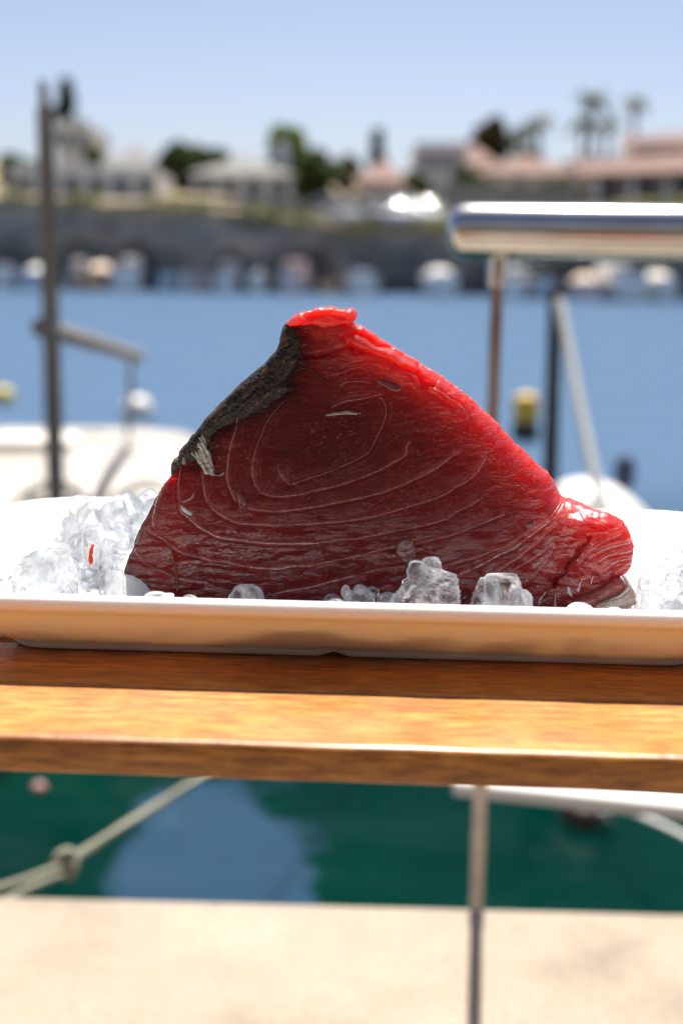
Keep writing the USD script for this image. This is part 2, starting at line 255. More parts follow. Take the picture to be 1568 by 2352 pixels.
# ------------------------------------------------------------------ setting: quay, water, far shore
QD, QS = 2.73, -.028                                    # quay edge: y = QD + QS*x
def quay_mesh():
    xs = np.linspace(-30, 30, 61); prof = [(-1.6, 0.0), (-.03, 0.0), (-.008, -.008), (0.0, -.03), (.004, -1.8)]
    v, f = [], []
    for x in xs:
        e = QD + QS * x + .006 * math.sin(9 * x) + .004 * math.sin(23 * x)
        v.append((x, -9, 0))
        for o, z in prof: v.append((x, e + o, z))
    k = len(prof) + 1
    for i in range(len(xs) - 1):
        for j in range(k - 1):
            a = i * k + j; f += [(a, a + k, a + k + 1), (a, a + k + 1, a + 1)]
    return trimesh.Trimesh(np.array(v), np.array(f), process=False)
obj('quay', quay_mesh(), M['concrete'], kind='structure', label='pale sunlit concrete quay in the foreground')
wx = np.array([-1500, 1500.0]); wv = np.array([[-1500, QD - 1.0, -.8], [1500, QD - 1.0, -.8], [1500, 2500, -.8], [-1500, 2500, -.8]])
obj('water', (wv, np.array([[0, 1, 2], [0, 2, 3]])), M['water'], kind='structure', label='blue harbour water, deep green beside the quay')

def shore_y(x): return 55.5 - .20 * np.clip(x, -30, 30) + 1.1 * np.sin(x * .21) + .5 * np.sin(x * .63 + 1)
def top_z(x): return np.interp(x, [-40, -12, -6, 0, 6, 12, 40], [3.0, 2.75, 2.45, 1.75, 1.85, 2.5, 3.2])
def ground_z(x, y):
    w = y - shore_y(x); return top_z(x) + np.interp(w, [0, 3, 8, 20, 60, 400], [0, .05, .55, 1.0, 3.0, 9.0])
def cliff_mesh():
    xs = np.r_[np.linspace(-300, -46, 30), np.linspace(-45, 45, 240), np.linspace(46, 300, 30)]
    caves = [(-10.4, 1.0, 1.55), (-8.0, .9, 1.4), (-4.4, .8, 1.3), (-1.2, .7, 1.2), (2.2, 1.1, 1.3), (5.6, .9, 1.5), (9.2, 1.2, 1.4), (12.2, .9, 1.3), (-13.2, .9, 1.4)]
    zs = np.linspace(0, 1, 26); rows = []
    X = xs[:, None]; tz = top_z(xs)[:, None]
    z = -1.6 + (tz + 1.6) * zs[None]
    y = shore_y(X) - .9 * (1 - zs[None]) ** 1.5
    P = np.stack([X + 0 * z, 0 * z, z], -1)
    y = y + 1.5 * (fbm(P * np.array([.45, 1, .8]), 4, 3) - .5) * np.sin(np.pi * zs[None]) ** .3 + .7 * (fbm(P * np.array([1.7, 1, 2.2]), 3, 9) - .5)
    for cx, cw, chh in caves:
        d = np.hypot((X - cx) / cw, np.maximum(z + .2, 0) / chh); y = y + .9 * np.clip(1 - d ** 4, 0, 1)
    face = np.stack([X + 0 * z, y, z], -1)
    ws = [.4, 1.2, 3, 6, 10, 20, 40, 80, 160, 320]
    rim = y[:, -1:]
    plate = [np.stack([xs, rim[:, 0] + w, ground_z(xs, shore_y(xs) + w) + (.12 * (fbm(np.stack([xs * .5, xs * 0 + w, xs * 0], -1), 3, 5) - .5) if w < 30 else 3 * fbm(np.stack([xs * .02, xs * 0 + w * .02, xs * 0], -1), 3, 5))], -1) for w in ws]
    g = np.concatenate([face, np.stack(plate, 1)], 1); n, k = g.shape[:2]
    a = (np.arange(n - 1)[:, None] * k + np.arange(k - 1)[None]).ravel()
    f = np.vstack([np.stack([a, a + k, a + k + 1], 1), np.stack([a, a + k + 1, a + 1], 1)])
    v = g.reshape(-1, 3); iz = np.tile(np.arange(k) < 26, n)
    return v, f, k
cv, cf, ck = cliff_mesh()
isf = (cf % ck < 23).all(1)
obj('cliff', trimesh.Trimesh(cv, cf[isf], process=True), M['rock'], kind='structure', smooth=40, label='low grey rock cliff with boat caves across the harbour')
obj('hillside', trimesh.Trimesh(cv, cf[~isf], process=True), M['earth'], kind='structure', smooth=40, label='dry ochre ground above the cliff')

# unseen canopy and building, added behind the camera to keep sky light off the tuna
tc_ = thing('added_canopy', 'unseen dark canvas canopy on four posts, added behind the viewpoint to block sky light', 'canopy', (0, -3.4, 0))
obj('canvas', box(16, 4.8, .03, (0, 0, 2.75)), M['dark_canvas'], tc_); obj('valance', box(16, .02, .28, (0, 2.41, 2.6)), M['dark_canvas'], tc_)
for sx in (-7.6, -2.6, 2.6, 7.6): obj('post', tube([(sx, 2.2, 0), (sx, 2.2, 2.73)], .04, 12), M['post_dark'], tc_)
qb = thing('added_building', 'unseen stone building with dark openings, added behind the viewpoint to block sky light', 'building', (0, -6.2, 0))
obj('wall', box(30, .6, 7, (0, -.3, 3.5)), M['stone_wall'], qb)
for sx in range(-4, 5):
    fr = obj('door' if sx % 2 == 0 else 'window', box(1.3, .08, 2.2 if sx % 2 == 0 else 1.2, (sx * 3.1, .03, 1.12 if sx % 2 == 0 else 1.7)), M['post_dark'], qb); obj('pane', box(1.1, .04, 2.0 if sx % 2 == 0 else 1.0, (sx * 3.1, .075, 1.12 if sx % 2 == 0 else 1.7)), M['window_dark'], fr)

# ------------------------------------------------------------------ the plank table
YAW = 0.054; TABLE_Z = EYE[2] - .34
ct, st = math.cos(YAW), math.sin(YAW)
FRONT = .915
tb = thing('plank_table', 'varnished orange-brown plank table under the white tray', 'table', (0, FRONT, 0), -YAW)
bw, n_board = .117, 6
def board_mesh(w, L, t, seed):
    r = .0042; prof = [(0, -t + .002), (.002, -t), (w - .002, -t), (w, -t + .002), (w, -r), (w - r * .3, -r * .3), (w - r, 0), (r * 1.5, 0), (r * .45, -r * .3), (0, -r * 1.2)]
    xs = np.linspace(-L, L, 130); rings = []
    for x in xs:
        ring = []
        for yy, zz in prof:
            e = (.0011 if (zz > -.006) else .0006) * (fbm(np.array([[x * 16, yy * 30 + seed, zz * 60.]]), 3, seed)[0] - .5)
            ring.append((x, yy + (e if yy < w / 2 else 0) * 1.2, zz + e))
        rings.append(ring)
    return loft(rings)
for i in range(n_board):
    m = board_mesh(bw - .0035, .86 + .004 * ((i * 7) % 3), .026, i + 1); m.apply_translation((0, i * bw, TABLE_Z - .0006 * (i % 2)))
    obj('board', m, M['wood'][i % 3], tb, smooth=50)
for sx in (-1, 1):
    for sy in (.07, n_board * bw - .09): obj('leg', box(.06, .06, TABLE_Z - .086, (sx * .77, sy, (TABLE_Z - .086) / 2), .004), M['wood'][1], tb)
    obj('rail', box(.045, n_board * bw - .06, .06, (sx * .77, n_board * bw / 2 - .01, TABLE_Z - .0565), .003), M['wood'][2], tb)

# ------------------------------------------------------------------ the tray
TRAY_H, TD, TW = .063, .428, .385
FR = 1.053                                              # front rim, metres out
def local(o, lx, ly, z): return np.array([o[0] + lx * ct + ly * st, o[1] - lx * st + ly * ct, z])
tray_o = np.array([.004, FR, TABLE_Z])
tr = thing('serving_tray', 'large white porcelain tray with flared rim holding the tuna and ice', 'tray', tray_o, -YAW)
def rrect(o, z, n=22):
    hx, hy = TW - 1.42 * o, TD / 2 - o; r = max(.095 - o, .03); pts = []
    for cx, cy, a0 in ((hx - r, -hy + r, -90), (hx - r, hy - r, 0), (-hx + r, hy - r, 90), (-hx + r, -hy + r, 180)):
        for k in range(n):
            a = math.radians(a0 + 90 * k / (n - 1)); pts.append((cx + r * math.cos(a), cy + r * math.sin(a)))
    pts = np.array(pts); out = []
    for i in range(len(pts)):                           # subdivide the straight runs
        p, q = pts[i], pts[(i + 1) % len(pts)]; d = np.linalg.norm(q - p); m = 40 if i % n == n - 1 else 1
        for k in range(m): out.append(p + (q - p) * k / m)
    out = np.array(out); return np.column_stack([out[:, 0], out[:, 1] + TD / 2, np.full(len(out), z)])
prof = [(.20, .0045), (.080, .0045), (.0752, .0012), (.0732, 0), (.0710, .0004), (.0695, .003), (.0690, .0058), (.0672, .0072), (.0635, .0088), (.0515, .0165), (.0385, .0262), (.0255, .0362), (.0150, .0442), (.0092, .0480), (.0035, .0498), (.0008, .0525), (0, .0562), (.0008, .0598), (.0035, .0622), (.0075, .063), (.0115, .0622), (.0160, .0585), (.028, .0440), (.045, .0324), (.062, .0216), (.076, .0136), (.088, .0100), (.10, .0092), (.20, .009)]
rings = []
for o, z in prof:
    ring = rrect(o, z)
    if z < .0063 and .066 < o < .09:                      # the moulded notch in the foot
        k = np.exp(-((ring[:, 0] + .012) / .009) ** 4) * (ring[:, 1] < .2); ring[:, 2] += k * (.0052 - z) * .9
    rings.append(ring)
obj('bowl', loft(rings), M['porcelain'], tr, smooth=60)

# ------------------------------------------------------------------ the piece of tuna
TUNA_D = 1.212
tuna_o = np.array([0.0, TUNA_D, TABLE_Z]); ex = np.array([ct, -st, 0]); ey = np.array([st, ct, 0])
def uv(pts):                                            # sight lines -> the cut face (s along, z up), metres
    out = []
    for x, y in pts:
        r = ray(x, y); p = EYE + r * (((tuna_o - EYE) @ ey) / (r @ ey)) - tuna_o; out.append((p @ ex, p[2]))
    return np.array(out)
def Z(sx, sy, k, pts): return [((sx + k * a) / 1.7417, (sy + k * b) / 1.7417) for a, b in pts]
z1 = lambda *p: Z(480, 1200, .4464, p)
z2 = lambda *p: Z(1080, 1200, .4464, p)
z3 = lambda *p: Z(1680, 1500, .4464, p)
z4 = lambda *p: Z(460, 1800, .4464, p)
z5 = lambda *p: Z(1100, 1800, .4464, p)
z6 = lambda *p: Z(1750, 1850, .5421, p)
outline_px = ([(320, 1530), (284, 1420)] + z4((60, 1290), (55, 1240), (62, 1170), (78, 1090), (100, 1015), (130, 945), (160, 892), (170, 830), (200, 760), (240, 680), (280, 610), (320, 530), (360, 450), (400, 390), (440, 310), (500, 235))
    + z1((455, 1540), (480, 1470), (540, 1410), (570, 1350), (620, 1300), (650, 1240), (700, 1185), (740, 1130), (770, 1070), (830, 1020), (880, 960), (960, 890), (1040, 800), (1100, 740), (1180, 680), (1250, 620), (1310, 570), (1350, 520), (1390, 480), (1425, 425), (1432, 380), (1445, 300), (1480, 225))
    + z2((150, 200), (230, 150), (330, 120), (450, 100), (560, 100), (660, 130), (720, 190), (760, 215), (830, 240), (900, 290), (1000, 360), (1100, 420), (1200, 490), (1330, 560), (1400, 610), (1500, 670))
    + z3((190, 20), (290, 90), (380, 160), (470, 230), (540, 310), (640, 390), (720, 470), (800, 570), (870, 640), (960, 720), (1060, 820), (1160, 900), (1210, 970), (1250, 1060), (1290, 1135))
    + z6((950, 302), (1000, 310), (1100, 340), (1180, 370), (1250, 380), (1330, 420), (1380, 450), (1420, 510), (1455, 590), (1465, 650), (1455, 730), (1440, 800), (1405, 840), (1350, 868), (1290, 930), (1200, 1000), (1140, 1060))
    + [(1352, 1440), (1330, 1530)])
def resample(loop, h, closed=True):
    loop = np.asarray(loop, float)
    if closed: loop = np.vstack([loop, loop[:1]])
    d = np.r_[0, np.cumsum(np.linalg.norm(np.diff(loop, axis=0), axis=1))]; n = max(int(d[-1] / h), 3)
    t = np.linspace(0, d[-1], n, endpoint=not closed); return np.column_stack([np.interp(t, d, loop[:, k]) for k in range(2)])
def smooth_loop(loop, it=2):
    for _ in range(it): loop = .5 * loop + .25 * (np.roll(loop, 1, 0) + np.roll(loop, -1, 0))
    return loop
def slab(loop, thick, edge_r, front=lambda p: np.zeros(len(p)), res=.0015, back_res=None, back_r=.006, taper=0.0, rough=0.0, seed=1):
    """A rounded slab: the outline in (s, z), its front at y = front(p), rounded towards the outline, its back at y = thick. edge_r(p) = radius of the front edge."""
    b = smooth_loop(resample(loop, res)); 
    if rough: b = b + rough * np.stack([fbm(np.c_[b * 320, np.zeros(len(b))], 3, seed) - .5, fbm(np.c_[b * 320, np.ones(len(b)) * 7], 3, seed) - .5], 1)
    poly = Polygon(b).buffer(0)
    if poly.geom_type != 'Polygon': poly = max(poly.geoms, key=lambda g: g.area)
    def fill(h):
        x0, y0, x1, y1 = poly.bounds; gx, gz = np.meshgrid(np.arange(x0, x1, h), np.arange(y0, y1, h * .87))
        gx = gx + (np.arange(gx.shape[0]) % 2)[:, None] * h / 2; p = np.c_[gx.ravel(), gz.ravel()]
        inner = poly.buffer(-.55 * h); p = p[shapely.contains_xy(inner, p[:, 0], p[:, 1])]
        q = np.vstack([b, p]); t = Delaunay(q).simplices; c = q[t].mean(1); t = t[shapely.contains_xy(poly, c[:, 0], c[:, 1])]
        a = np.cross(q[t[:, 1]] - q[t[:, 0]], q[t[:, 2]] - q[t[:, 0]]); t = t[np.abs(a) > 1e-12]; a = a[np.abs(a) > 1e-12]
        t[a < 0] = t[a < 0][:, ::-1]; return q, t
    nb = len(b); q, t = fill(res); d = cKDTree(b).query(q)[0]; d[:nb] = 0
    def rounding(p, d, r): r = np.maximum(r, 1e-6); k = np.clip(r - d, 0, r); return r - np.sqrt(np.maximum(r * r - k * k, 0))
    yf = front(q) + rounding(q, d, edge_r(q))
    vf = np.c_[q[:, 0], yf, q[:, 1]]                    # seen from -y, s to the right and z up: counter-clockwise already faces -y
    h2 = back_res or res * 2.5; qb, tb_ = fill(h2); db = cKDTree(b).query(qb)[0]; db[:nb] = 0
    cen = np.array(poly.centroid.coords[0]); nrm = np.roll(b, -1, 0) - np.roll(b, 1, 0); nrm /= np.linalg.norm(nrm, axis=1, keepdims=True) + 1e-12
    area = np.sum(b[:, 0] * np.roll(b[:, 1], -1) - np.roll(b[:, 0], -1) * b[:, 1]); inw = np.c_[-nrm[:, 1], nrm[:, 0]] * (1 if area > 0 else -1)
    bb = b + inw * (taper * np.clip(-inw[:, 1] + .15, 0, 1))[:, None]
    if taper: qb = qb + (cen - qb) * (taper * 1.2 / np.linalg.norm(qb - cen, axis=1).max()); qb[:nb] = bb
    yb = thick - rounding(qb, db, np.full(len(qb), back_r))
    vb = np.c_[qb[:, 0], yb, qb[:, 1]]; o = len(vf)
    mids = []; steps = 3 if thick > .02 else 1          # the side wall
    v = [vf, vb]; prev = np.arange(nb); base = o + len(vb); F = [t, tb_[:, ::-1] + o]
    for s in range(1, steps + 1):
        if s == steps: cur = o + np.arange(nb)
        else:
            w = s / steps; v.append(vf[:nb] * (1 - w) + vb[:nb] * w); cur = base + np.arange(nb); base += nb
        j = np.arange(nb); j2 = (j + 1) % nb
        quad = np.stack([prev[j], prev[j2], cur[j2], cur[j]], 1)
        if area > 0: quad = quad[:, ::-1]
        F += [quad[:, [0, 1, 2]], quad[:, [0, 2, 3]]]; prev = cur
    V = np.vstack(v); F = np.vstack(F); return V, F, q, t, b

px_lines = [  # (points in the cut face, relative width)
    (z4((595, 140), (580, 230), (570, 320), (575, 400), (585, 470)), .7),
    (z4((578, 500), (592, 545), (640, 590), (700, 640), (750, 685), (830, 730), (920, 775), (1050, 795), (1150, 808), (1250, 822), (1400, 835), (1540, 834)), 1.25),
    (z5((0, 838), (150, 838), (300, 835), (400, 830)), 2.2),
    (z5((400, 830), (480, 815), (560, 800), (700, 790), (850, 765), (1000, 735), (1150, 705), (1250, 685), (1400, 650), (1568, 592)) + z3((300, 1235), (440, 1165), (560, 1090)), .7),
    (z4((780, 190), (790, 260), (800, 350), (820, 440), (870, 510), (930, 565), (1000, 610), (1070, 640), (1150, 655), (1250, 660), (1400, 665), (1568, 665)), .95),
    (z5((0, 668), (150, 663), (300, 655), (500, 640), (700, 620), (850, 600), (1000, 560), (1150, 515), (1300, 470), (1450, 420), (1568, 365)) + z3((300, 1010), (420, 945), (500, 880), (560, 780), (600, 720)), .8),
    (z1((1050, 1050), (1040, 1150), (1010, 1250), (985, 1340), (975, 1400), (968, 1480)) + z4((1005, 200), (1015, 300), (1050, 380), (1085, 450)), 1.0),
    (z4((1200, 515), (1300, 535), (1400, 543), (1568, 537)) + z5((60, 538), (200, 525), (400, 495), (600, 455), (800, 415), (950, 375), (1100, 320), (1250, 255), (1400, 180), (1500, 115), (1568, 60)) + z3((350, 690),), .9),
    (z1((1480, 900), (1400, 980), (1310, 1110), (1260, 1230), (1220, 1340)), .22),
    (z1((1220, 1340), (1200, 1430)) + z4((1235, 160), (1235, 210), (1255, 290), (1300, 360), (1380, 405), (1470, 410), (1568, 408)) + z5((100, 405), (220, 395), (330, 365), (450, 340), (600, 300), (750, 250), (900, 190), (1050, 110), (1180, 10)) + z2((1220, 1340), (1250, 1270)), .8),
    (z5((30, 130), (40, 190), (70, 240), (110, 280), (140, 305)), .5),
    (z5((140, 305), (200, 285), (300, 250), (450, 200), (600, 140), (740, 75), (840, 10)) + z2((920, 1295), (965, 1205), (1005, 1120), (1035, 1040), (1040, 980), (1030, 930), (1005, 890), (975, 865)), .25),
    (z2((500, 680), (620, 655), (740, 610), (830, 600)), .4),
    (z2((560, 955), (700, 900), (830, 880), (950, 850), (1010, 840)), .6),
    (z2((630, 765), (700, 730), (800, 725), (900, 745)), .3),
    (z4((165, 895), (210, 960), (260, 1020), (330, 1060), (420, 1095), (500, 1130), (580, 1160), (680, 1185), (790, 1200), (860, 1230), (960, 1260), (1040, 1270)), .75),
    (z4((300, 715), (350, 760), (420, 790), (470, 830), (530, 880), (600, 920), (720, 955), (850, 990), (1000, 1005), (1080, 1030), (1200, 1050)), 1.2),
    (z4((1200, 1050), (1300, 1062), (1440, 1065), (1568, 1045)) + z5((150, 1040), (300, 1040), (350, 1030)), 2.1),
    (z5((350, 1030), (500, 995), (650, 965), (800, 930), (950, 890), (1070, 865)), .8),
    (z5((1260, 835), (1400, 800), (1568, 760)) + z3((480, 1350), (640, 1290), (750, 1240)), .7),
    (z4((140, 1165), (200, 1200), (270, 1240), (340, 1270), (430, 1288)), .7),
    (z5((0, 1300), (100, 1275), (250, 1250), (390, 1220), (470, 1195), (600, 1160), (720, 1130)), 1.5),
    (z5((720, 1130), (850, 1090), (1000, 1055), (1150, 1045)), .7),
    (z5((1490, 1072), (1568, 1045)) + z6((150, 735), (250, 705)), .8),
    (z5((890, 1285), (940, 1250), (1040, 1220)), 1.4),
    (z6((0, 780), (150, 730), (300, 690), (400, 650), (500, 615), (600, 550), (700, 480), (800, 420), (880, 360), (930, 300)), 1.1),
    (z6((90, 860), (220, 800), (350, 740), (450, 680), (560, 630), (650, 560), (740, 490), (820, 430)), 1.35),
    (z6((400, 830), (500, 760), (580, 710), (650, 650), (730, 590), (800, 510), (870, 460)), 1.1),
    (z6((560, 790), (680, 720), (780, 650), (850, 580)), .7),
    (z6((690, 860), (760, 770), (820, 680), (860, 590)), .7),
    (z6((1040, 740), (1080, 690), (1130, 640), (1180, 600), (1250, 560), (1350, 520)), 1.3),
    (z6((1110, 700), (1170, 660), (1250, 620), (1340, 600), (1430, 590)), 1.6),
    (z6((1190, 720), (1250, 680), (1340, 660), (1450, 655)), 1.6),
    (z6((1230, 790), (1270, 750), (1340, 715), (1440, 710)), 1.6),
    (z6((1330, 800), (1390, 780), (1440, 780)), 1.6),
    (z3((130, 125), (200, 160), (260, 210), (330, 250), (390, 310), (430, 385)), .8),
    (z3((1010, 1190), (1120, 1150), (1200, 1090), (1250, 1070)), .7),
    (z4((430, 320), (390, 400), (370, 470), (355, 540), (335, 620), (350, 700)), 1.6),
]
lines = [(curve(uv(p), max(int(24 * len(p)), 30)), w) for p, w in px_lines]
slit = curve(uv(z6((850, 930), (900, 850), (960, 760), (1020, 680), (1080, 600), (1110, 550))), 90)
fold_a = curve(uv(z2((740, 290), (860, 330), (960, 410), (1080, 440), (1200, 520), (1320, 600)) + z3((0, 30), (120, 90))), 120)
fold_b = curve(uv(z2((650, 330), (760, 430), (900, 470), (1050, 530), (1180, 600), (1330, 680)) + z3((30, 110), (150, 190), (300, 290))), 140)
fold_c = curve(uv(z2((330, 500), (480, 490), (580, 460), (700, 410), (760, 470))), 60)
right_edge = uv(z2((760, 215), (900, 290), (1100, 420), (1330, 560), (1500, 670)) + z3((190, 20), (380, 160), (640, 390), (800, 570), (960, 720), (1160, 900), (1250, 1060), (1290, 1135)))
right_edge = resample(right_edge, .002, False)
tail_edge = resample(uv(z6((950, 302), (1100, 340), (1250, 380), (1380, 450), (1455, 590), (1465, 650), (1440, 800), (1405, 840))), .002, False)
lobe_c = uv(z6((1270, 640)))[0]
skin_poly = uv(z2((160, 190), (205, 240), (250, 300), (268, 400), (255, 520), (200, 630), (130, 730)) + z1((1540, 790), (1420, 880), (1310, 950), (1190, 1010), (1070, 1070), (960, 1120), (880, 1160), (815, 1220), (790, 1290), (740, 1350), (680, 1430), (560, 1470), (500, 1540), (450, 1568), (400, 1500), (500, 1300), (700, 1100), (900, 880), (1100, 700), (1300, 520), (1380, 440), (1400, 380), (1440, 200)))
SK = Polygon(skin_poly).buffer(0)
t_slit, t_re, t_te = cKDTree(slit), cKDTree(right_edge), cKDTree(tail_edge)
faint = []
for l_, w_ in lines:
    if len(l_) > 60:
        nn = np.gradient(l_, axis=0); nn /= np.linalg.norm(nn, axis=1, keepdims=True) + 1e-9; nn = np.c_[-nn[:, 1], nn[:, 0]]
        for o_ in (.0034, .0066, -.0045): faint.append(l_ + nn * (o_ + .0012 * (fbm(np.c_[np.arange(len(l_)) * .03, np.zeros(len(l_)), np.full(len(l_), o_ * 900)], 2, 61)[:, None] - .5)))
t_faint = cKDTree(np.vstack(faint))
seg_pts = np.vstack([l for l, w in lines]); seg_w = np.concatenate([np.full(len(l), w) for l, w in lines]); t_seg = cKDTree(seg_pts)
S_PX = .001 * .3655                                     # about one survey unit in metres at the cut face
def edge_radius(p):
    dr = t_re.query(p)[0]; dt = t_te.query(p)[0]
    return .0055 + .0175 * np.exp(-(dr / .024) ** 4) * np.interp(p[:, 0], [-.03, .03, .12, .2], [.45, .6, 1.0, 1.0]) + .011 * np.exp(-(dt / .02) ** 4)
def front(p):
    n2 = np.c_[p[:, 0], p[:, 1] * 1.6, 0 * p[:, 0]]
    low = np.clip((.10 - p[:, 1]) / .08, 0, 1) ** 2 * .006
    y = -.0045 * (1 - ((p[:, 0] - .03) / .24) ** 2) * np.clip(1 - ((p[:, 1] - .12) / .16) ** 2, 0, 1) + low
    y += .0030 * (fbm(n2 * 26, 3, 2) - .5) + .0011 * (fbm(np.c_[p[:, 0] * 90, p[:, 1] * 260 - p[:, 0] * 40, 0 * p[:, 0]], 3, 4) - .5) + .0007 * (fbm(np.c_[p * 620, 0 * p[:, :1]], 2, 6) - .5)
    d, i = t_seg.query(p); w = np.minimum(seg_w[i], 1.5)
    y += .0009 * w * np.exp(-((d - .0012) / .0011) ** 2) + .0006 * np.exp(-(d / .004) ** 2) * w
    ds = t_slit.query(p + .0016 * np.c_[np.sin(p[:, 1] * 420), np.cos(p[:, 0] * 390)])[0]; y += .0042 * np.exp(-(ds / .0012) ** 2) + .0026 * np.exp(-(ds / .008) ** 2)
    for fl, dep in ((fold_a, .0030), (fold_b, .0026), (fold_c, .0016)):
        dd = cKDTree(fl).query(p)[0]; side = np.exp(-((dd - .005) / .004) ** 2)
        y += dep * np.exp(-(dd / .0019) ** 2) - .0008 * side
    lb = np.exp(-np.sum(((p - lobe_c - np.array([0, .012])) / np.array([.05, .04])) ** 2, 1)); y += lb * (.0045 * (fbm(np.c_[p * 75, 0 * p[:, :1]], 3, 8) - .5) + .002 * (fbm(np.c_[p[:, 0] * 160, p[:, 1] * 330, 0 * p[:, 0]], 2, 9) - .5))
    y += -.006 * np.exp(-np.sum(((p - lobe_c) / np.array([.05, .045])) ** 2, 1))
    return y
loop = uv(outline_px)
V, F, fq, ft, fb = slab(loop, .105, edge_radius, front, .00085, .004, .012, taper=.022, rough=.0012, seed=3)
def albedo_of(p):
    q3 = np.c_[p, 0 * p[:, :1]]
    dark, mid, red = np.array([.074, .0075, .0070]), np.array([.165, .0105, .0100]), np.array([.34, .019, .017])
    zz = p[:, 1]; ctr = np.exp(-np.sum(((p - np.array([-.015, .17])) / np.array([.10, .075])) ** 2, 1))
    k = np.clip(1 - ctr * .95 + .22 * (fbm(q3 * 32, 3, 11) - .5), 0, 1)[:, None]
    c = dark * (1 - k) + mid * k
    de = np.minimum(t_re.query(p)[0], t_te.query(p)[0]); r = np.clip(np.exp(-(de / .028) ** 1.6) + .15 * (fbm(q3 * 60, 3, 12) - .5), 0, 1)[:, None]
    lobe = np.exp(-np.sum(((p - lobe_c) / np.array([.06, .05])) ** 2, 1))[:, None] * .75
    left = np.exp(-((p[:, 0] - np.interp(zz, [.02, .16], [-.17, -.135])) / .022) ** 2)[:, None] * np.clip((.125 - zz) / .03, 0, 1)[:, None] * .36
    top = np.clip((zz - .235) / .03, 0, 1)[:, None] * .9
    r = np.clip(np.maximum.reduce([r, lobe, left, top]), 0, 1); c = c * (1 - r) + red * r
    d, i = t_seg.query(p); w = seg_w[i]; m = (np.exp(-(d / (.0008 + .0008 * w)) ** 2) * np.clip(.15 + 1.1 * fbm(q3 * 200, 2, 13), 0, 1) * np.clip(w, .25, 1.1) * .62)[:, None]
    c = c * (1 - m) + np.array([.46, .15, .14]) * m
    c *= (1 + .35 * (fbm(np.c_[p[:, 0] * 120, p[:, 1] * 420, 0 * zz], 3, 14) - .5) + .25 * (fbm(q3 * 900, 2, 15) - .5))[:, None]
    df = t_faint.query(p)[0]; mf = (np.exp(-(df / .0009) ** 2) * np.clip(fbm(q3 * 110, 3, 31) * 2.2 - .7, 0, 1) * .30)[:, None]; c = c * (1 - mf) + np.array([.30, .075, .07]) * mf
    dsk = np.array(shapely.distance(shapely.points(p[:, 0], p[:, 1]), SK)) + .008 * (fbm(q3 * 90, 3, 18) - .5); c *= (1 - .72 * np.exp(-(np.maximum(dsk, 0) / .011) ** 2))[:, None]
    sparkle = np.clip((fbm(np.c_[p[:, 0] * 330 + p[:, 1] * 60, p[:, 1] * 700 - p[:, 0] * 160, 0 * zz], 2, 19) - .66) * 7, 0, 1) * np.clip((fbm(q3 * 45, 2, 20) - .35) * 3, 0, 1)  # pale flecks: wet specular sparkle painted into the albedo
    c = c + (sparkle * .24)[:, None] * np.array([.40, .17, .14])
    ds = t_slit.query(p)[0]; c *= (1 - .5 * np.exp(-(ds / .002) ** 2))[:, None]
    fib = np.clip(fbm(np.c_[(p[:, 0] - p[:, 1]) * 150, (p[:, 0] + p[:, 1]) * 420, 0 * zz], 3, 17) - .5, 0, 1)[:, None] * 1.0 * np.clip(lobe + r * .4, 0, 1)
    return np.clip(c + fib * np.array([.28, .10, .09]), 0, 1)
alb = albedo_of(V[:, [0, 2]])
tuna = thing('tuna_piece', 'thick triangular cut of raw red tuna standing on the white tray', 'tuna', tuna_o, -YAW)
obj('flesh', (V, F), M['flesh'], tuna, smooth=True, albedo=alb, wet=np.clip(.10 + 1.1 * np.clip((.115 - V[:, 2]) / .06, 0, 1) + .9 * np.exp(-(np.minimum(t_re.query(V[:, [0, 2]])[0], t_te.query(V[:, [0, 2]])[0]) / .03) ** 2), 0, 1))

# skin on the upper left edge: part of the same surface, slightly proud, wrapped over the edge
tm = trimesh.Trimesh(V, F, process=False); VN = np.array(tm.vertex_normals)
cen = V[F].mean(1); near_edge = cKDTree(fb).query(cen[:, [0, 2]])[0] < .004
in_skin = shapely.contains_xy(SK, cen[:, 0], cen[:, 2])
jit = fbm(np.c_[cen[:, [0, 2]] * 240, 0 * cen[:, :1]], 3, 21) - .5
in_skin = shapely.contains_xy(SK, cen[:, 0] + jit * .006, cen[:, 2] + jit * .006) & (cen[:, 1] < .10)
sf = F[in_skin]; idx = np.unique(sf); remap = -np.ones(len(V), int); remap[idx] = np.arange(len(idx))
sv = V[idx]; dbd = np.array(shapely.distance(shapely.points(sv[:, 0], sv[:, 2]), SK.boundary))
lift = np.clip(dbd / .009, .08, 1)
rid = fbm(np.c_[(sv[:, 0] + sv[:, 2]) * 70, (sv[:, 2] - sv[:, 0]) * 330, sv[:, 1] * 60], 4, 22); peb = fbm(np.c_[sv[:, [0, 2]] * 520, sv[:, 1:2] * 300], 3, 23)
sv = sv + VN[idx] * (lift * (.0008 + .0032 * rid + .0018 * peb))[:, None]
k = np.clip((rid - .35) * 2.2, 0, 1)[:, None]; edge_b = np.clip(1 - cKDTree(fb).query(V[idx][:, [0, 2]])[0] / .012, 0, 1)[:, None]
salb = np.array([.004, .0038, .004]) * (1 - k) + np.array([.040, .023, .013]) * k + edge_b * np.array([.09, .045, .018]) * k
salb *= (.55 + .9 * peb)[:, None]
spots = .7 * np.clip((fbm(np.c_[V[idx][:, [0, 2]] * 330, V[idx][:, 1:2] * 200], 2, 29) - .67) * 9, 0, 1)[:, None]; salb = salb * (1 - spots) + np.array([.36, .20, .09]) * spots
obj('skin', (sv, remap[sf]), M['skin'], tuna, smooth=True, albedo=salb, label='dark brown fish skin with rough scales along the upper left edge')

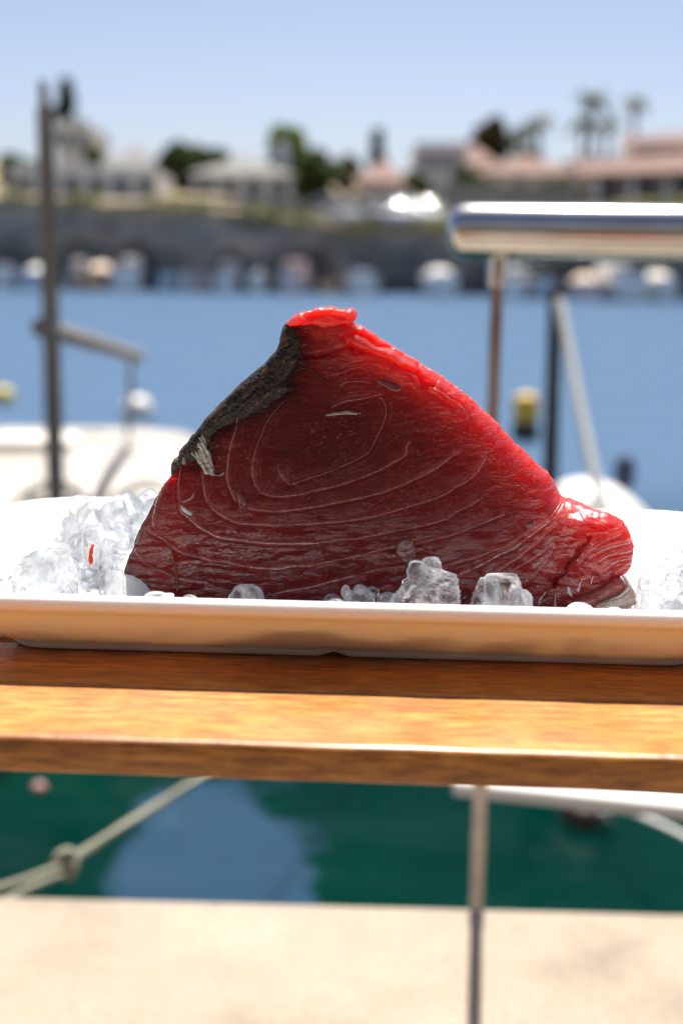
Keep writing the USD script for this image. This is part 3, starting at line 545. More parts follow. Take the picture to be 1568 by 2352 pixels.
# silvery skin wrapped round the left flank, behind the cut
flank = (cen[:, 1] > .014) & (cen[:, 1] < .104) & (cen[:, 0] < -.085) & (cen[:, 2] < .125) & (cKDTree(fb).query(cen[:, [0, 2]])[0] < .03)
sf = F[flank]; idx = np.unique(sf); remap = -np.ones(len(V), int); remap[idx] = np.arange(len(idx)); sv = V[idx] + VN[idx] * (.0003 + .0006 * fbm(V[idx] * 300, 3, 26))[:, None]
kf = np.clip((fbm(V[idx] * np.array([300, 120, 300.]), 3, 27) - .42) * 4, 0, 1)[:, None]
obj('flank_skin', (sv, remap[sf]), M['skin'], tuna, smooth=True, albedo=np.array([.07, .045, .045]) * (1 - kf) + np.array([.26, .20, .19]) * kf)
def face_y(p): p = np.atleast_2d(p); d = cKDTree(fb).query(p)[0]; r = edge_radius(p); kk = np.clip(r - d, 0, r); return front(p) + r - np.sqrt(np.maximum(r * r - kk * kk, 0))
def piece(name, px, thick, er, m, off=0.0, res=.0012, alb=None, label=None, bump=.0006, rough=.001, seed=5, tilt=0.0):
    """A soft flap or clot lying on the cut face."""
    lp = uv(px); c0 = lp.mean(0)
    fr = lambda p: face_y(p) - thick - off + bump * (fbm(np.c_[p * 260, 0 * p[:, :1]], 3, seed) - .5) * 2 + tilt * (p[:, 1] - c0[1])
    v, f, q, t, b = slab(lp, 0.0, lambda p: np.full(len(p), er), fr, res, back_r=1e-5, rough=rough, seed=seed)
    o = len(q); back = np.arange(o, len(v)); v[back, 1] = face_y(v[back][:, [0, 2]]) + .0012
    return obj(name, (v, f), m, tuna, smooth=True, label=label, albedo=alb(v) if alb else None)
def red_alb(a, b, seed):
    return lambda v: np.array(a) * (1 - (kk := np.clip(fbm(np.c_[v[:, 0] * 90, v[:, 2] * 300, v[:, 1] * 90], 3, seed)[:, None] * 1.6 - .3, 0, 1))) + np.array(b) * kk
# the folded flap at the tip
fl = uv(z2((130, 215), (180, 160), (260, 110), (370, 88), (450, 60), (560, 60), (640, 84), (740, 70), (765, 100), (772, 160), (745, 195), (700, 232), (640, 225), (560, 250), (470, 262), (420, 240), (330, 232), (230, 245), (180, 250)))
def flap_front(p):
    d0 = cKDTree(curve(uv(z2((330, 150), (450, 140), (560, 132), (660, 150))), 60)).query(p)[0]
    return -.007 + .004 * np.exp(-(d0 / .0028) ** 2) + .0022 * (fbm(np.c_[p * 150, 0 * p[:, :1]], 3, 31) - .5)
v, f, q, t, b = slab(fl, .055, lambda p: np.full(len(p), .011), flap_front, .0009, .003, .010, taper=.006, rough=.0016, seed=8)
obj('folded_flap', (v, f), M['flesh'], tuna, smooth=True, albedo=red_alb((.30, .022, .019), (.42, .055, .042), 32)(v), wet=np.full(len(v), 1.0), label='bright red folded flap at the tip')
# belly flap and grey skin strip at the lower right
v, f, q, t, b = slab(uv(z6((1010, 1000), (1080, 975), (1150, 935), (1230, 895), (1275, 848), (1310, 836), (1350, 850), (1388, 880), (1392, 915), (1340, 960), (1250, 1000), (1170, 1030), (1130, 1075), (1130, 1140), (1000, 1140))), .05, lambda p: np.full(len(p), .007), lambda p: -.010 + .003 * (fbm(np.c_[p * 140, 0 * p[:, :1]], 3, 35) - .5), .0011, .004, .008, rough=.0014, seed=12)
obj('belly_flap', (v, f), M['flesh'], tuna, smooth=True, albedo=red_alb((.30, .03, .03), (.48, .12, .10), 36)(v), wet=np.full(len(v), 1.0), label='glossy red belly flap at the lower right')
v, f, q, t, b = slab(uv(z6((1120, 1062), (1180, 1022), (1300, 985), (1390, 925), (1440, 925), (1462, 990), (1470, 1030), (1420, 1055), (1360, 1085), (1340, 1140), (1120, 1140))), .055, lambda p: np.full(len(p), .004), lambda p: -.009 + .0032 * (fbm(np.c_[p[:, 0] * 50 + p[:, 1] * 20, (p[:, 1] - .30 * p[:, 0]) * 420, 0 * p[:, 0]], 3, 41) - .5), .0011, .004, .006, rough=.001, seed=14)
bk = fbm(np.c_[v[:, 0] * 30, (v[:, 2] - .30 * v[:, 0]) * 330, v[:, 1] * 40], 3, 42)[:, None]; bk = np.clip((bk - .3) * 2.4, 0, 1)
hz_ = np.clip((v[:, 2] - .30 * v[:, 0] - .0) * 0 + 1, 0, 1)
obj('belly_skin', (v, f), M['pale_skin'], tuna, smooth=True, albedo=np.array([.22, .15, .125]) * (1 - bk) + np.array([.74, .62, .55]) * bk, label='grey striped strip of belly skin')
v, f, q, t, b = slab(uv(z6((1165, 1030), (1240, 1000), (1330, 960), (1385, 905), (1400, 880), (1404, 925), (1320, 985), (1230, 1010), (1180, 1030))), .04, lambda p: np.full(len(p), .002), lambda p: np.full(len(p), -.0115), .0011, .004, .004, rough=.001, seed=15)
obj('fat_edge', (v, f), M['fat'], tuna, smooth=True)
# torn pale skin on the left edge
def torn_alb(v):
    kk = fbm(np.c_[(v[:, 0] + .55 * v[:, 2]) * 480, v[:, 2] * 50, v[:, 1] * 80], 3, 44)[:, None]; kk = np.clip((kk - .32) * 2.6, 0, 1)
    c = np.array([.12, .075, .045]) * (1 - kk) + np.array([.56, .50, .44]) * kk; low = np.clip((.094 - v[:, 2]) / .014, 0, 1)[:, None]
    return c * (1 - .6 * low) + np.array([.55, .26, .24]) * .6 * low
piece('torn_skin', z1((700, 1190), (760, 1195), (775, 1240), (790, 1330), (820, 1370), (835, 1460), (860, 1530)) + z4((890, 170), (905, 205), (940, 215), (978, 195), (982, 212), (930, 236), (880, 222), (855, 218), (800, 210), (780, 150), (765, 105)) + z1((720, 1480), (690, 1420), (655, 1330), (645, 1250)), .0022, .0016, M['pale_skin'], 0, .0008, torn_alb, 'whitish torn shred of skin hanging on the left edge', .0014, .0018, 51)
piece('torn_skin', z1((560, 1355), (585, 1365), (590, 1420), (600, 1465), (575, 1480), (550, 1455), (560, 1410)), .002, .0016, M['pale_skin'], 0, .0008, torn_alb, None, .001, .001, 52)
piece('torn_skin', z1((610, 1310), (640, 1320), (670, 1370), (695, 1410), (680, 1420), (640, 1380), (605, 1335)), .002, .0016, M['pale_skin'], 0, .0008, torn_alb, None, .001, .001, 53)
piece('torn_skin', z1((770, 1070), (800, 1045), (870, 960), (890, 975), (870, 1010), (820, 1050), (785, 1110), (775, 1190), (755, 1190), (745, 1150)), .0022, .0018, M['pale_skin'], 0, .0008, torn_alb, None, .001, .001, 54)
# clots, shreds, gel
piece('clot', z4((1085, 380), (1110, 355), (1140, 390), (1180, 430), (1195, 470), (1170, 515), (1135, 532), (1105, 515), (1095, 450)), .0009, .0024, M['clot'], seed=61)
piece('clot', z5((1075, 880), (1100, 820), (1150, 780), (1200, 775), (1245, 810), (1270, 880), (1270, 950), (1240, 1000), (1190, 1060), (1160, 1060), (1140, 1010), (1090, 960)), .0009, .0026, M['clot'], seed=62, label='dull brownish translucent clot above the ice')
piece('clot', z2((940, 700), (1000, 705), (1080, 735), (1160, 750), (1190, 790), (1160, 830), (1090, 820), (1030, 785), (960, 740)), .0016, .0018, M['clot'], seed=63)
piece('clot', z3((945, 1315), (985, 1298), (1020, 1315), (1010, 1340), (960, 1342)), .0018, .0020, M['clot'], seed=64)
piece('shred', z4((578, 490), (620, 500), (660, 530), (705, 565), (690, 592), (640, 575), (595, 545)), .0020, .0018, M['fat'], seed=65)
piece('shred', z4((590, 460), (640, 440), (690, 410), (712, 370), (718, 400), (690, 440), (640, 465), (600, 475)), .0016, .0015, M['membrane'], seed=66)
piece('shred', z2((490, 1022), (560, 1005), (640, 995), (690, 978), (740, 998), (828, 1010), (790, 1028), (700, 1018), (600, 1030), (500, 1038)), .0014, .0012, M['pale_skin'], alb=lambda v: np.tile([.34, .27, .20], (len(v), 1)), seed=67, label='thin straw-coloured sliver on the dark centre')
for k, q_ in enumerate([((940, 915), (970, 912), (990, 960), (1005, 1000), (975, 1003), (950, 965)), ((1075, 830), (1085, 840), (1060, 900), (1055, 950), (1035, 970), (1015, 945), (1035, 890)), ((1150, 800), (1158, 815), (1145, 870), (1140, 905), (1118, 905), (1125, 850)), ((1216, 790), (1228, 800), (1224, 850), (1218, 880), (1206, 872)), ((868, 935), (880, 940), (878, 1010), (885, 1080), (850, 1085), (858, 1000)), ((800, 950), (808, 960), (775, 1010), (760, 1075), (735, 1070), (755, 1000)), ((160, 1010), (200, 985), (232, 962), (222, 985), (190, 1015), (165, 1022))]):
    piece('fat_streak', z6(*q_), .0004, .0012, M['fat'], seed=70 + k, rough=.0022, bump=.0004)
# membranes between the muscle flakes
for k, (l, w) in enumerate(lines):
    y = face_y(l); n = len(l); q3 = np.c_[np.arange(n) * .35, np.zeros(n), np.full(n, k * 3.7)]
    rr = (.00016 + .00042 * w) * np.clip(2.6 * (fbm(q3, 3, 80 + k) - .28), .08, 1.25); tp = np.clip(np.minimum(np.arange(n), np.arange(n)[::-1]) / 6, .25, 1)
    jz = .0005 * (fbm(q3 * 1.7, 2, 90 + k) - .5)
    obj('membrane', tube(np.c_[l[:, 0], y + .62 * rr - .00012, l[:, 1] + jz], rr * tp, 6), M['membrane_pale'] if w > 1.2 else M['membrane'], tuna, smooth=True)
def strand(pts, r, m, lift=.001, label=None):
    l = curve(uv(pts), 60); obj('strand', tube(np.c_[l[:, 0], face_y(l) - lift, l[:, 1]], r, 6), m, tuna, smooth=True, label=label)
strand(z4((445, 785), (485, 850), (510, 920), (530, 1000), (545, 1080), (552, 1160), (555, 1262)), .0007, M['strand'], label='fine brown strand hanging on the lower left')
strand(z2((190, 590), (240, 625), (290, 603), (370, 625), (430, 665), (470, 700), (490, 725)), .0006, M['black_strand'], label='fine black thread below the skin')

# ------------------------------------------------------------------ ice
def inner_z(lx, ly):
    o = np.minimum.reduce([ly, TD - ly, (TW - np.abs(lx)) / 1.42]); return np.interp(o, [0, .0115, .0160, .028, .045, .062, .076, .088, .10], [.063, .0622, .0585, .0440, .0324, .0216, .0136, .0100, .0092])
def heap(lx, ly):
    """Height of the ice bed over the table in the tray's own axes (lx along, ly from the front rim)."""
    g = lambda v, a, b: np.clip((v - a) / (b - a), 0, 1)
    sm = lambda v: v * v * (3 - 2 * v)
    left = sm(g(lx, -.35, -.255)) * sm(1 - g(lx, np.interp(ly, [.13, .27], [-.225, -.13]), np.interp(ly, [.13, .27], [-.185, -.06]))) * sm(g(ly, .05, .085)) * sm(1 - g(ly, .375, .405)) * (.011 + .050 * g(ly, .07, .34) * (.45 + .55 * g(lx, -.30, -.19)))
    right = sm(g(lx, .225, .275)) * sm(1 - g(lx, .31, .37)) * sm(g(ly, .05, .09)) * sm(1 - g(ly, .27, .36)) * .024
    frontstrip = sm(g(lx, -.28, -.25)) * sm(1 - g(lx, .25, .29)) * sm(g(ly, .045, .075)) * sm(1 - g(ly, .26, .32)) * .007
    return .0115 + np.maximum.reduce([left, right, frontstrip])
gx, gy = np.meshgrid(np.linspace(-.33, .37, 175), np.linspace(.05, .41, 90)); hh = heap(gx, gy)
bump_ = .016 * (fbm(np.stack([gx * 75, gy * 75, 0 * gx], -1), 3, 101) - .45) * np.clip((hh - .0125) / .008, 0, 1)
bv = np.stack([gx, gy, hh + bump_], -1).reshape(-1, 3); kx = gx.shape[1]
a = (np.arange(gx.shape[0] - 1)[:, None] * kx + np.arange(kx - 1)[None]).ravel(); bf = np.vstack([np.stack([a, a + 1, a + kx + 1], 1), np.stack([a, a + kx + 1, a + kx], 1)])
iz_ = inner_z(bv[:, 0], bv[:, 1]); keep = (bv[bf][:, :, 2].max(1) > .0124) & (bv[:, 2] > iz_ - .0035)[bf].all(1); bv[:, 2] = np.maximum(bv[:, 2], iz_ - .002); 
bm = trimesh.Trimesh(bv, bf[keep], process=False); bm.remove_unreferenced_vertices()
bm.apply_transform(np.array([[ct, st, 0, tray_o[0]], [-st, ct, 0, tray_o[1]], [0, 0, 1, TABLE_Z], [0, 0, 0, 1.0]]))
obj('crushed_ice', bm, M['ice_bed'], smooth=True, kind='stuff', label='white crushed melting ice heaped over the tray floor', cat='ice')

def ice_mesh(size, seed, sub=3, boxy=.5, cuts=5, rough=.07, sc=(1, 1, 1)):
    r = np.random.default_rng(seed); m = trimesh.creation.icosphere(sub, 1.0); v = np.array(m.vertices)
    e = 2 + 5 * boxy; v = v / (np.sum(np.abs(v) ** e, 1) ** (1 / e))[:, None]
    for _ in range(cuts):
        n = r.normal(size=3); n /= np.linalg.norm(n); c = r.uniform(.55, .85); d = v @ n - c; v = v - np.outer(np.where(d > 0, d * .92, 0), n)
    nv = v / np.linalg.norm(v, axis=1, keepdims=True)
    v = v + nv * (rough * 2 * (fbm(v * 2.3 + seed, 3, seed) - .5) + rough * .9 * (fbm(v * 6 + seed, 2, seed + 1) - .5))[:, None]
    q = trimesh.transformations.random_rotation_matrix(r.random(3))[:3, :3] if sc == (1, 1, 1) else np.eye(3)
    m.vertices = (v * np.array(sc if sc != (1, 1, 1) else r.uniform(.7, 1.1, 3)) * size) @ q.T
    return m
def ice_chunk(lx, ly, z, m, material, label, group=None, name='ice_chunk'):
    p = local(tray_o, lx, ly, TABLE_Z + z); m.apply_translation(p); return obj(name, m, material, smooth=35, label=label, cat='ice', group=group)
placed = []
def scatter(n, x0, x1, y0, y1, s0, s1, label, group, seed, cond=lambda x, y: True, lift=.25):
    r = random.Random(seed); k = tries = 0
    while k < n and tries < 6000:
        tries += 1; x, y = r.uniform(x0, x1), r.uniform(y0, y1); s = r.uniform(s0, s1) * (1.35 if r.random() < .2 else 1)
        h = float(heap(np.array(x), np.array(y)))
        if h < .0135 or not cond(x, y) or any((x - a) ** 2 + (y - b) ** 2 < (.62 * (s + c)) ** 2 for a, b, c in placed): continue
        placed.append((x, y, s)); k += 1
        ice_chunk(x, y, max(h + lift * s, float(inner_z(x, y)) + .75 * s), ice_mesh(s, 1000 * seed + k, 2 if s < .012 else 3, r.random() * .8), M['ice_heap'], label, group)
clear_of_tuna = lambda x, y: not (-.20 - .012 < x < .265 and .118 < y < .265)
for n_, xa, xb, ya, yb_, s0, s1, lf, lab, sd in (
    (56, -.34, -.17, .062, .16, .007, .0135, .3, 'small clear ice lump left of the tuna, near the front rim', 3), (60, -.30, -.17, .13, .26, .008, .0155, .3, 'small clear ice lump left of the tuna, halfway back in the heap', 6),
    (60, -.30, -.15, .26, .395, .009, .0165, .3, 'small clear ice lump in the back of the heap left of the tuna', 7), (16, -.29, -.18, .10, .24, .012, .018, .7, 'large clear ice lump riding on the middle of the left heap', 4),
    (18, -.27, -.17, .24, .38, .013, .019, .7, 'large clear ice lump riding on the back of the left heap', 8), (40, .262, .355, .065, .17, .007, .015, .3, 'small clear ice lump right of the tuna, near the front rim', 5),
    (44, .245, .355, .17, .345, .007, .015, .3, 'small clear ice lump right of the tuna, farther back', 9)):
    scatter(n_, xa, xb, ya, yb_, s0, s1, lab, lab.replace('small clear ice lump', 'small ice lumps').replace('large clear ice lump', 'large ice lumps'), sd, clear_of_tuna, lf)
r_ = random.Random(77)
for k in range(46):
    x, y, sz = r_.uniform(-.20, .24), r_.uniform(.072, .118), r_.uniform(.004, .0085)
    ice_chunk(x, y, max(.012 + .5 * sz, float(inner_z(x, y)) + .8 * sz), ice_mesh(sz, 5000 + k, 2, r_.random() * .6), M['ice_heap'], 'tiny clear ice lump along the foot of the tuna behind the front rim', 'tiny ice lumps along the foot of the tuna')
def at_tray(x, y, D):
    p = at(x, y, D); d = p - tray_o; return d[0] * ct - d[1] * st, d[0] * st + d[1] * ct, p[2] - TABLE_Z
def front_ice(x0, x1, ytop, D, depth, seed, label, boxy=.4, cuts=4, rough=.08, sub=5, zlow=.014, build=None):
    lx0, ly, zt = at_tray(x0, ytop, D); lx1, _, _ = at_tray(x1, ytop, D); zlow = max(zlow, float(inner_z(0, max(ly - .6 * depth, .002))) + .001); w = (lx1 - lx0) / 2; h = (zt - zlow) / 2
    m = build(w, depth, h) if build else ice_mesh(1.0, seed, sub, boxy, cuts, rough, (w, depth, h))
    ext = (m.bounds[1] - m.bounds[0]) / 2; m.apply_translation(-m.bounds.mean(0)); m.vertices *= np.array([w, depth, h]) / ext
    return ice_chunk((lx0 + lx1) / 2, ly, zlow + h, m, M['ice'], label, name='ice_cube')
def shell(w, d, h):                                     # a hollow dome of ice, open towards the viewer
    th = np.linspace(0, np.pi, 30); rr = []
    for s in np.linspace(-1, 1, 9):
        ring = []
        for k in range(14):
            a = 2 * np.pi * k / 14; ring.append((0, 0, 0))
    m = ice_mesh(1.0, 210, 5, .1, 2, .06, (w, d, h)); v = np.array(m.vertices)
    dent = np.exp(-(((v[:, 0] + .25 * w) / (.55 * w)) ** 2 + ((v[:, 2] - .25 * h) / (.62 * h)) ** 2)) * (v[:, 1] < 0); v[:, 1] += dent * d * 1.25; m.vertices = v; return m
front_ice(520, 612, 1342, 1.136, .018, 1, 'hollow shell-shaped ice lump in front of the lower left of the tuna', build=shell)
front_ice(362, 408, 1363, 1.115, .010, 2, 'sliver of ice just showing over the rim below the left corner of the tuna', .1)
front_ice(738, 800, 1366, 1.136, .013, 3, 'flat grey ice lump left of the eared ice lump', .2, 5, .10)
def eared(w, d, h):
    m = ice_mesh(1.0, 34, 5, .15, 4, .13, (w * .94, d, h * .94)); e = [ball(.0055, 3, (-.78 * w, 0, h * .80), (.8, .9, 1.25)), ball(.006, 3, (.70 * w, 0, h * .82), (1.2, .9, .9)), ball(.0065, 3, (.05 * w, -.002, h * .93), (1, 1, .8))]
    return cat_meshes([m] + e)
front_ice(783, 872, 1340, 1.130, .016, 4, 'whitish ice lump with two small ears between tuna and front rim', build=eared)
front_ice(862, 925, 1362, 1.136, .014, 5, 'low grey ice lump behind the big frothy ice ball', .2, 4, .10)
front_ice(898, 1060, 1302, 1.130, .025, 6, 'big frothy ball of ice in front of the middle of the tuna', .25, 3, .17, 6)
front_ice(933, 982, 1286, 1.137, .009, 7, 'left clear spike on top of the frothy ice ball', .1, 3, .16, 4, .060)
front_ice(966, 1016, 1278, 1.137, .009, 8, 'tallest clear spike of ice above the frothy ice ball', .1, 3, .16, 4, .060)
def cleft_cube(w, d, h):
    a_ = ice_mesh(1.0, 61, 5, .75, 3, .06, (w * .52, d, h * .93)); a_.apply_translation((-w * .48, 0, -h * .04))
    b_ = ice_mesh(1.0, 62, 5, .85, 2, .05, (w * .56, d * .9, h * .60)); b_.apply_translation((w * .10, .002, h * .42))
    c_ = ice_mesh(1.0, 63, 5, .6, 3, .08, (w * .36, d, h * .80)); c_.apply_translation((w * .66, -.001, -h * .12))
    d_ = ice_mesh(1.0, 64, 5, .6, 3, .10, (w * .62, d * .85, h * .55)); d_.apply_translation((w * .02, -.003, -h * .42))
    return cat_meshes([a_, b_, c_, d_])
front_ice(1076, 1223, 1322, 1.128, .021, 9, 'blocky clear ice cube split by a cleft, right of the frothy ball', build=cleft_cube)
front_ice(1298, 1370, 1385, 1.10, .017, 10, 'smooth white lens of ice at the front rim below the tail lobe', .05, 1, .02)
front_ice(1388, 1432, 1393, 1.10, .010, 11, 'small clear drop-like ice lump beside the grey belly skin', .1, 1, .04)
front_ice(1190, 1250, 1393, 1.10, .012, 12, 'low rounded ice lump under the split ice cube', .1, 2, .04)
front_ice(1462, 1545, 1308, 1.19, .020, 13, 'tall clear ice lump standing right of the tail lobe', .3, 4, .10)
front_ice(1478, 1565, 1350, 1.15, .018, 14, 'clear ice lump at the right edge in front of the tall one', .4, 4, .09)
front_ice(18, 178, 1254, 1.16, .026, 16, 'big domed clear ice lump at the far left of the tray', .2, 3, .12, 5)
front_ice(192, 250, 1206, 1.24, .014, 17, 'sharp-edged clear cube on top of the left ice heap', .7, 5, .04, 4, .045)
front_ice(228, 262, 1240, 1.22, .010, 18, 'dark-edged ice splinter beside the red shred', .3, 4, .08, 4, .03)
front_ice(240, 284, 1310, 1.165, .011, 19, 'upright ice splinter beside the lower left corner of the tuna', .3, 4, .09, 4, .02)
# red shreds of fish in the ice
p0, p1, p2 = at_tray(214, 1250, 1.15), at_tray(208, 1275, 1.148), at_tray(210, 1296, 1.145)
shred = tube(curve([local(tray_o, *p[:2], TABLE_Z + p[2]) for p in (p0, p1, p2)], 14), np.linspace(.0014, .0022, 14) * np.where(np.arange(14) % 5 == 2, .7, 1), 8)
obj('fish_shred', shred, mat('red_shred', {'p': ('principled_bsdf', dict(base_color=(.55, .06, .03), roughness=.3, subsurface_weight=.3, subsurface_scale=.003))}, [], 'p.BSDF'), smooth=True, label='thin red shred of fish lying in the ice left of the tuna', cat='fish scrap')
# water drops on the front rim
for k, (x, lab) in enumerate([(352, 'large water drop on the front rim at the left'), (770, 'small water drop on the front rim at the middle'), (430, 'small water drop on the front rim beside the large one')]):
    y = 1362 + (x / 1568) * 53; lx, ly, z = at_tray(x, y + 4, 1.057); m = ball(.0075 if k == 0 else .004, 3, (0, 0, 0), (1.3, .8, .6)); m.apply_translation(local(tray_o, lx, .010, TABLE_Z + .0625))
    obj('water_drop', m, M['ice'], smooth=True, label=lab, cat='water drop')

# ------------------------------------------------------------------ steel railing outside the quay edge
RY = .24
post_b = np.array([*at(1096, 2010, 2.80)[:2], 0]); pd = post_b[1]
rail = thing('steel_railing', 'polished steel railing with thick top tube on the quay edge', 'railing', (post_b[0], post_b[1], 0), -RY)
ca, sa = math.cos(RY), math.sin(RY)
def rail_local(p): d = np.asarray(p) - post_b; return np.array([d[0] * ca - d[1] * sa, d[0] * sa + d[1] * ca, d[2]])
def on_rail(x, y):                                      # sight line -> the railing's own plane
    r = ray(x, y); n = np.array([sa, ca, 0]); return rail_local(EYE + r * (((post_b - EYE) @ n) / (r @ n)))
e0 = on_rail(1030, 531); rr_ = .0535
L0 = e0[0]; zt = e0[2]
tp = [(L0 + .0, .35), (L0 + .003, .62), (L0 + .010, .84), (L0 + .020, .96), (L0 + .032, 1.0)] + [(L0 + .05 + .25 * i, 1.0) for i in range(15)]
obj('top_tube', tube([(x, 0, zt) for x, k in tp], [rr_ * k for x, k in tp], 40), M['steel'], rail, smooth=40)
e1 = rail_local(at(1046, 1812, 3.24)); zp = e1[2]
obj('plank', box(3.4, .095, .034, (e1[0] + 1.7, e1[1], e1[2] + .017), .004), M['white_paint'], rail, label='white painted plank just below the table edge')
for k in range(2):
    x = k * 1.5; px_top = on_rail(1146, 600) if k == 0 else None
    obj('post', tube([(x, 0, -.55), (x, 0, .2), (x, 0, .7), (x, 0, zt - rr_ * .9)], .0125, 16), M['post_steel'], rail, smooth=40)
    if k: obj('bracket', box(.03, e1[1] - .03, .02, (x, e1[1] / 2 - .03, zp + .006)), M['post_steel'], rail)
    obj('post_sleeve', tube([(x, 0, -.5), (x, 0, .34)], .0150, 16), M['sleeve'], rail, smooth=40)
    obj('collar', tube([(x, 0, zt - rr_ - .055), (x, 0, zt - rr_ - .052), (x, 0, zt - rr_ + .008)], [.016, .019, .021], 18), M['steel'], rail, smooth=30)
    obj('wall_plate', box(.08, .012, .12, (x, -.012, -.40), .002), M['post_steel'], rail)

# ------------------------------------------------------------------ mooring ropes
def rope_mesh(pts, r, n=60, twist=90): 
    c = curve(pts, n); ms = []
    L = np.r_[0, np.cumsum(np.linalg.norm(np.diff(c, axis=0), axis=1))]; t = np.gradient(c, axis=0); t /= np.linalg.norm(t, axis=1, keepdims=True)
    a = np.cross(t, [0, 0, 1.0]); a /= np.linalg.norm(a, axis=1, keepdims=True); b = np.cross(t, a)
    for k in range(3):
        ph = L * twist + 2 * np.pi * k / 3; ms.append(tube(c + .52 * r * (np.cos(ph)[:, None] * a + np.sin(ph)[:, None] * b), .56 * r, 8))
    return cat_meshes(ms)
kn = at(150, 1985, 3.05); far_end = on_z(1004, 1480, -.85)
mid = at(480, 1775, 3.9)
rp = thing('mooring_rope', 'pale knotted mooring rope rising from the quay at the lower left', 'rope')
obj('line', rope_mesh([kn, at(300, 1888, 3.4), mid, far_end], .0115, 260, 120), M['rope'], rp, smooth=40)
obj('tail', rope_mesh([kn, at(60, 2020, 2.92), at(-40, 2052, 2.8), at(-200, 2110, 2.62)], .0085, 80, 150), M['rope'], rp, smooth=40)
obj('tail', rope_mesh([kn + [0.01, 0, -.02], at(70, 2040, 2.9), at(-30, 2090, 2.72), at(-200, 2150, 2.55)], .0075, 80, 150), M['rope'], rp, smooth=40)
knot_c = [kn + .028 * np.array([math.cos(a) * .8, .35 * math.sin(2 * a), math.sin(a) * 1.05]) for a in np.linspace(0, 2 * np.pi * 1.6, 40)]
obj('knot', cat_meshes([tube(curve(knot_c, 90), .010, 10), ball(.019, 3, kn, (.9, 1, 1.15))]), M['rope'], rp, smooth=True)

# ------------------------------------------------------------------ boats
def hull_rings(L, B, H, double=True, n=21, draft=.25, flare=.25):
    rings = []
    for i in range(n):
        t = i / (n - 1); b = B / 2 * (max(math.sin(math.pi * (t if double else .12 + .88 * t * .98)), 0) ** .55) if double else B / 2 * (1 - max(0, (t - .35) / .65) ** 2.4) * (.94 + .06 * min(1, t / .2))
        b = max(b, .02); sheer = H + .22 * H * (2 * t - 1) ** 2 + (.18 * H * t if not double else 0); y = (t - .5) * L
        sec = []
        for u in np.linspace(-1, 1, 13):
            au = abs(u); w = b * (1 - flare * (1 - au) ** 1.5) * min(1, (au * 1.75) ** .55) ; z = -draft + (sheer + draft) * max(0, (au - .12) / .88) ** 1.25
            sec.append((math.copysign(w, u) if au > 1e-6 else 0, y, z))
        for u in np.linspace(.93, -.93, 9): sec.append((b * u, y, sheer - (.05 if abs(u) < .92 else 0.0)))
        rings.append(sec)
    return rings
def small_boat(x0, x1, ytop, D, label, hull, top=None, cabin=False, cover=None, mast=0.0, L=4.6, rz=0.0, stern=False, H=.62, rim=None):
    a_, b_ = at(x0, 650, D), at(x1, 650, D); B = b_[0] - a_[0]; c = (a_ + b_) / 2
    t = thing('moored_boat', label, 'boat', (c[0], D + L / 2, -.8), rz, 'boats moored across the harbour')
    obj('hull', loft(hull_rings(L, B, H, not stern)), hull, t, smooth=40)
    if rim: obj('rubbing_strake', cat_meshes([tube([((1 if s else -1) * abs(r[0][0]) * 1.01, r[0][1], r[12][2] - .02) for r in hull_rings(L, B, H, not stern)], .03, 6) for s in (0, 1)]), rim, t)
    if cabin:
        w = B * .62; ring = lambda k, z: [(-w / 2 * k, -L * .12, z), (w / 2 * k, -L * .12, z), (w / 2 * k, L * .22, z), (-w / 2 * k, L * .22, z)]
        obj('cabin', loft([ring(1, H - .08), ring(.95, H + .42), ring(.85, H + .5)]), top or M['gel_white'], t)
        for s in (-1, 1): obj('window', box(w * .34, .02, .22, (s * w * .22, -L * .12 - .004, H + .22), .004), M['window_dark'], t)
    if cover:
        rg = []
        for i, s in enumerate(np.linspace(0, 1, 9)):
            wy = (s - .5) * L * .62; k = math.sin(math.pi * (.12 + .76 * s)) ** .6; w = B * .42 * k; hgt = .38 * k
            rg.append([(w * math.cos(a), wy, H - .08 + hgt * max(math.sin(a), -.12)) for a in np.linspace(0, 2 * np.pi, 16, endpoint=False)])
        obj('canvas_cover', loft(rg), cover, t, smooth=40)
    if mast: obj('mast', tube([(0, .2, 0), (0, .2, mast)], [.05, .03], 8), M['pole_wood'], t)
    return t
W, PB, PP = M['gel_white'], M['pale_blue'], M['pale_pink']
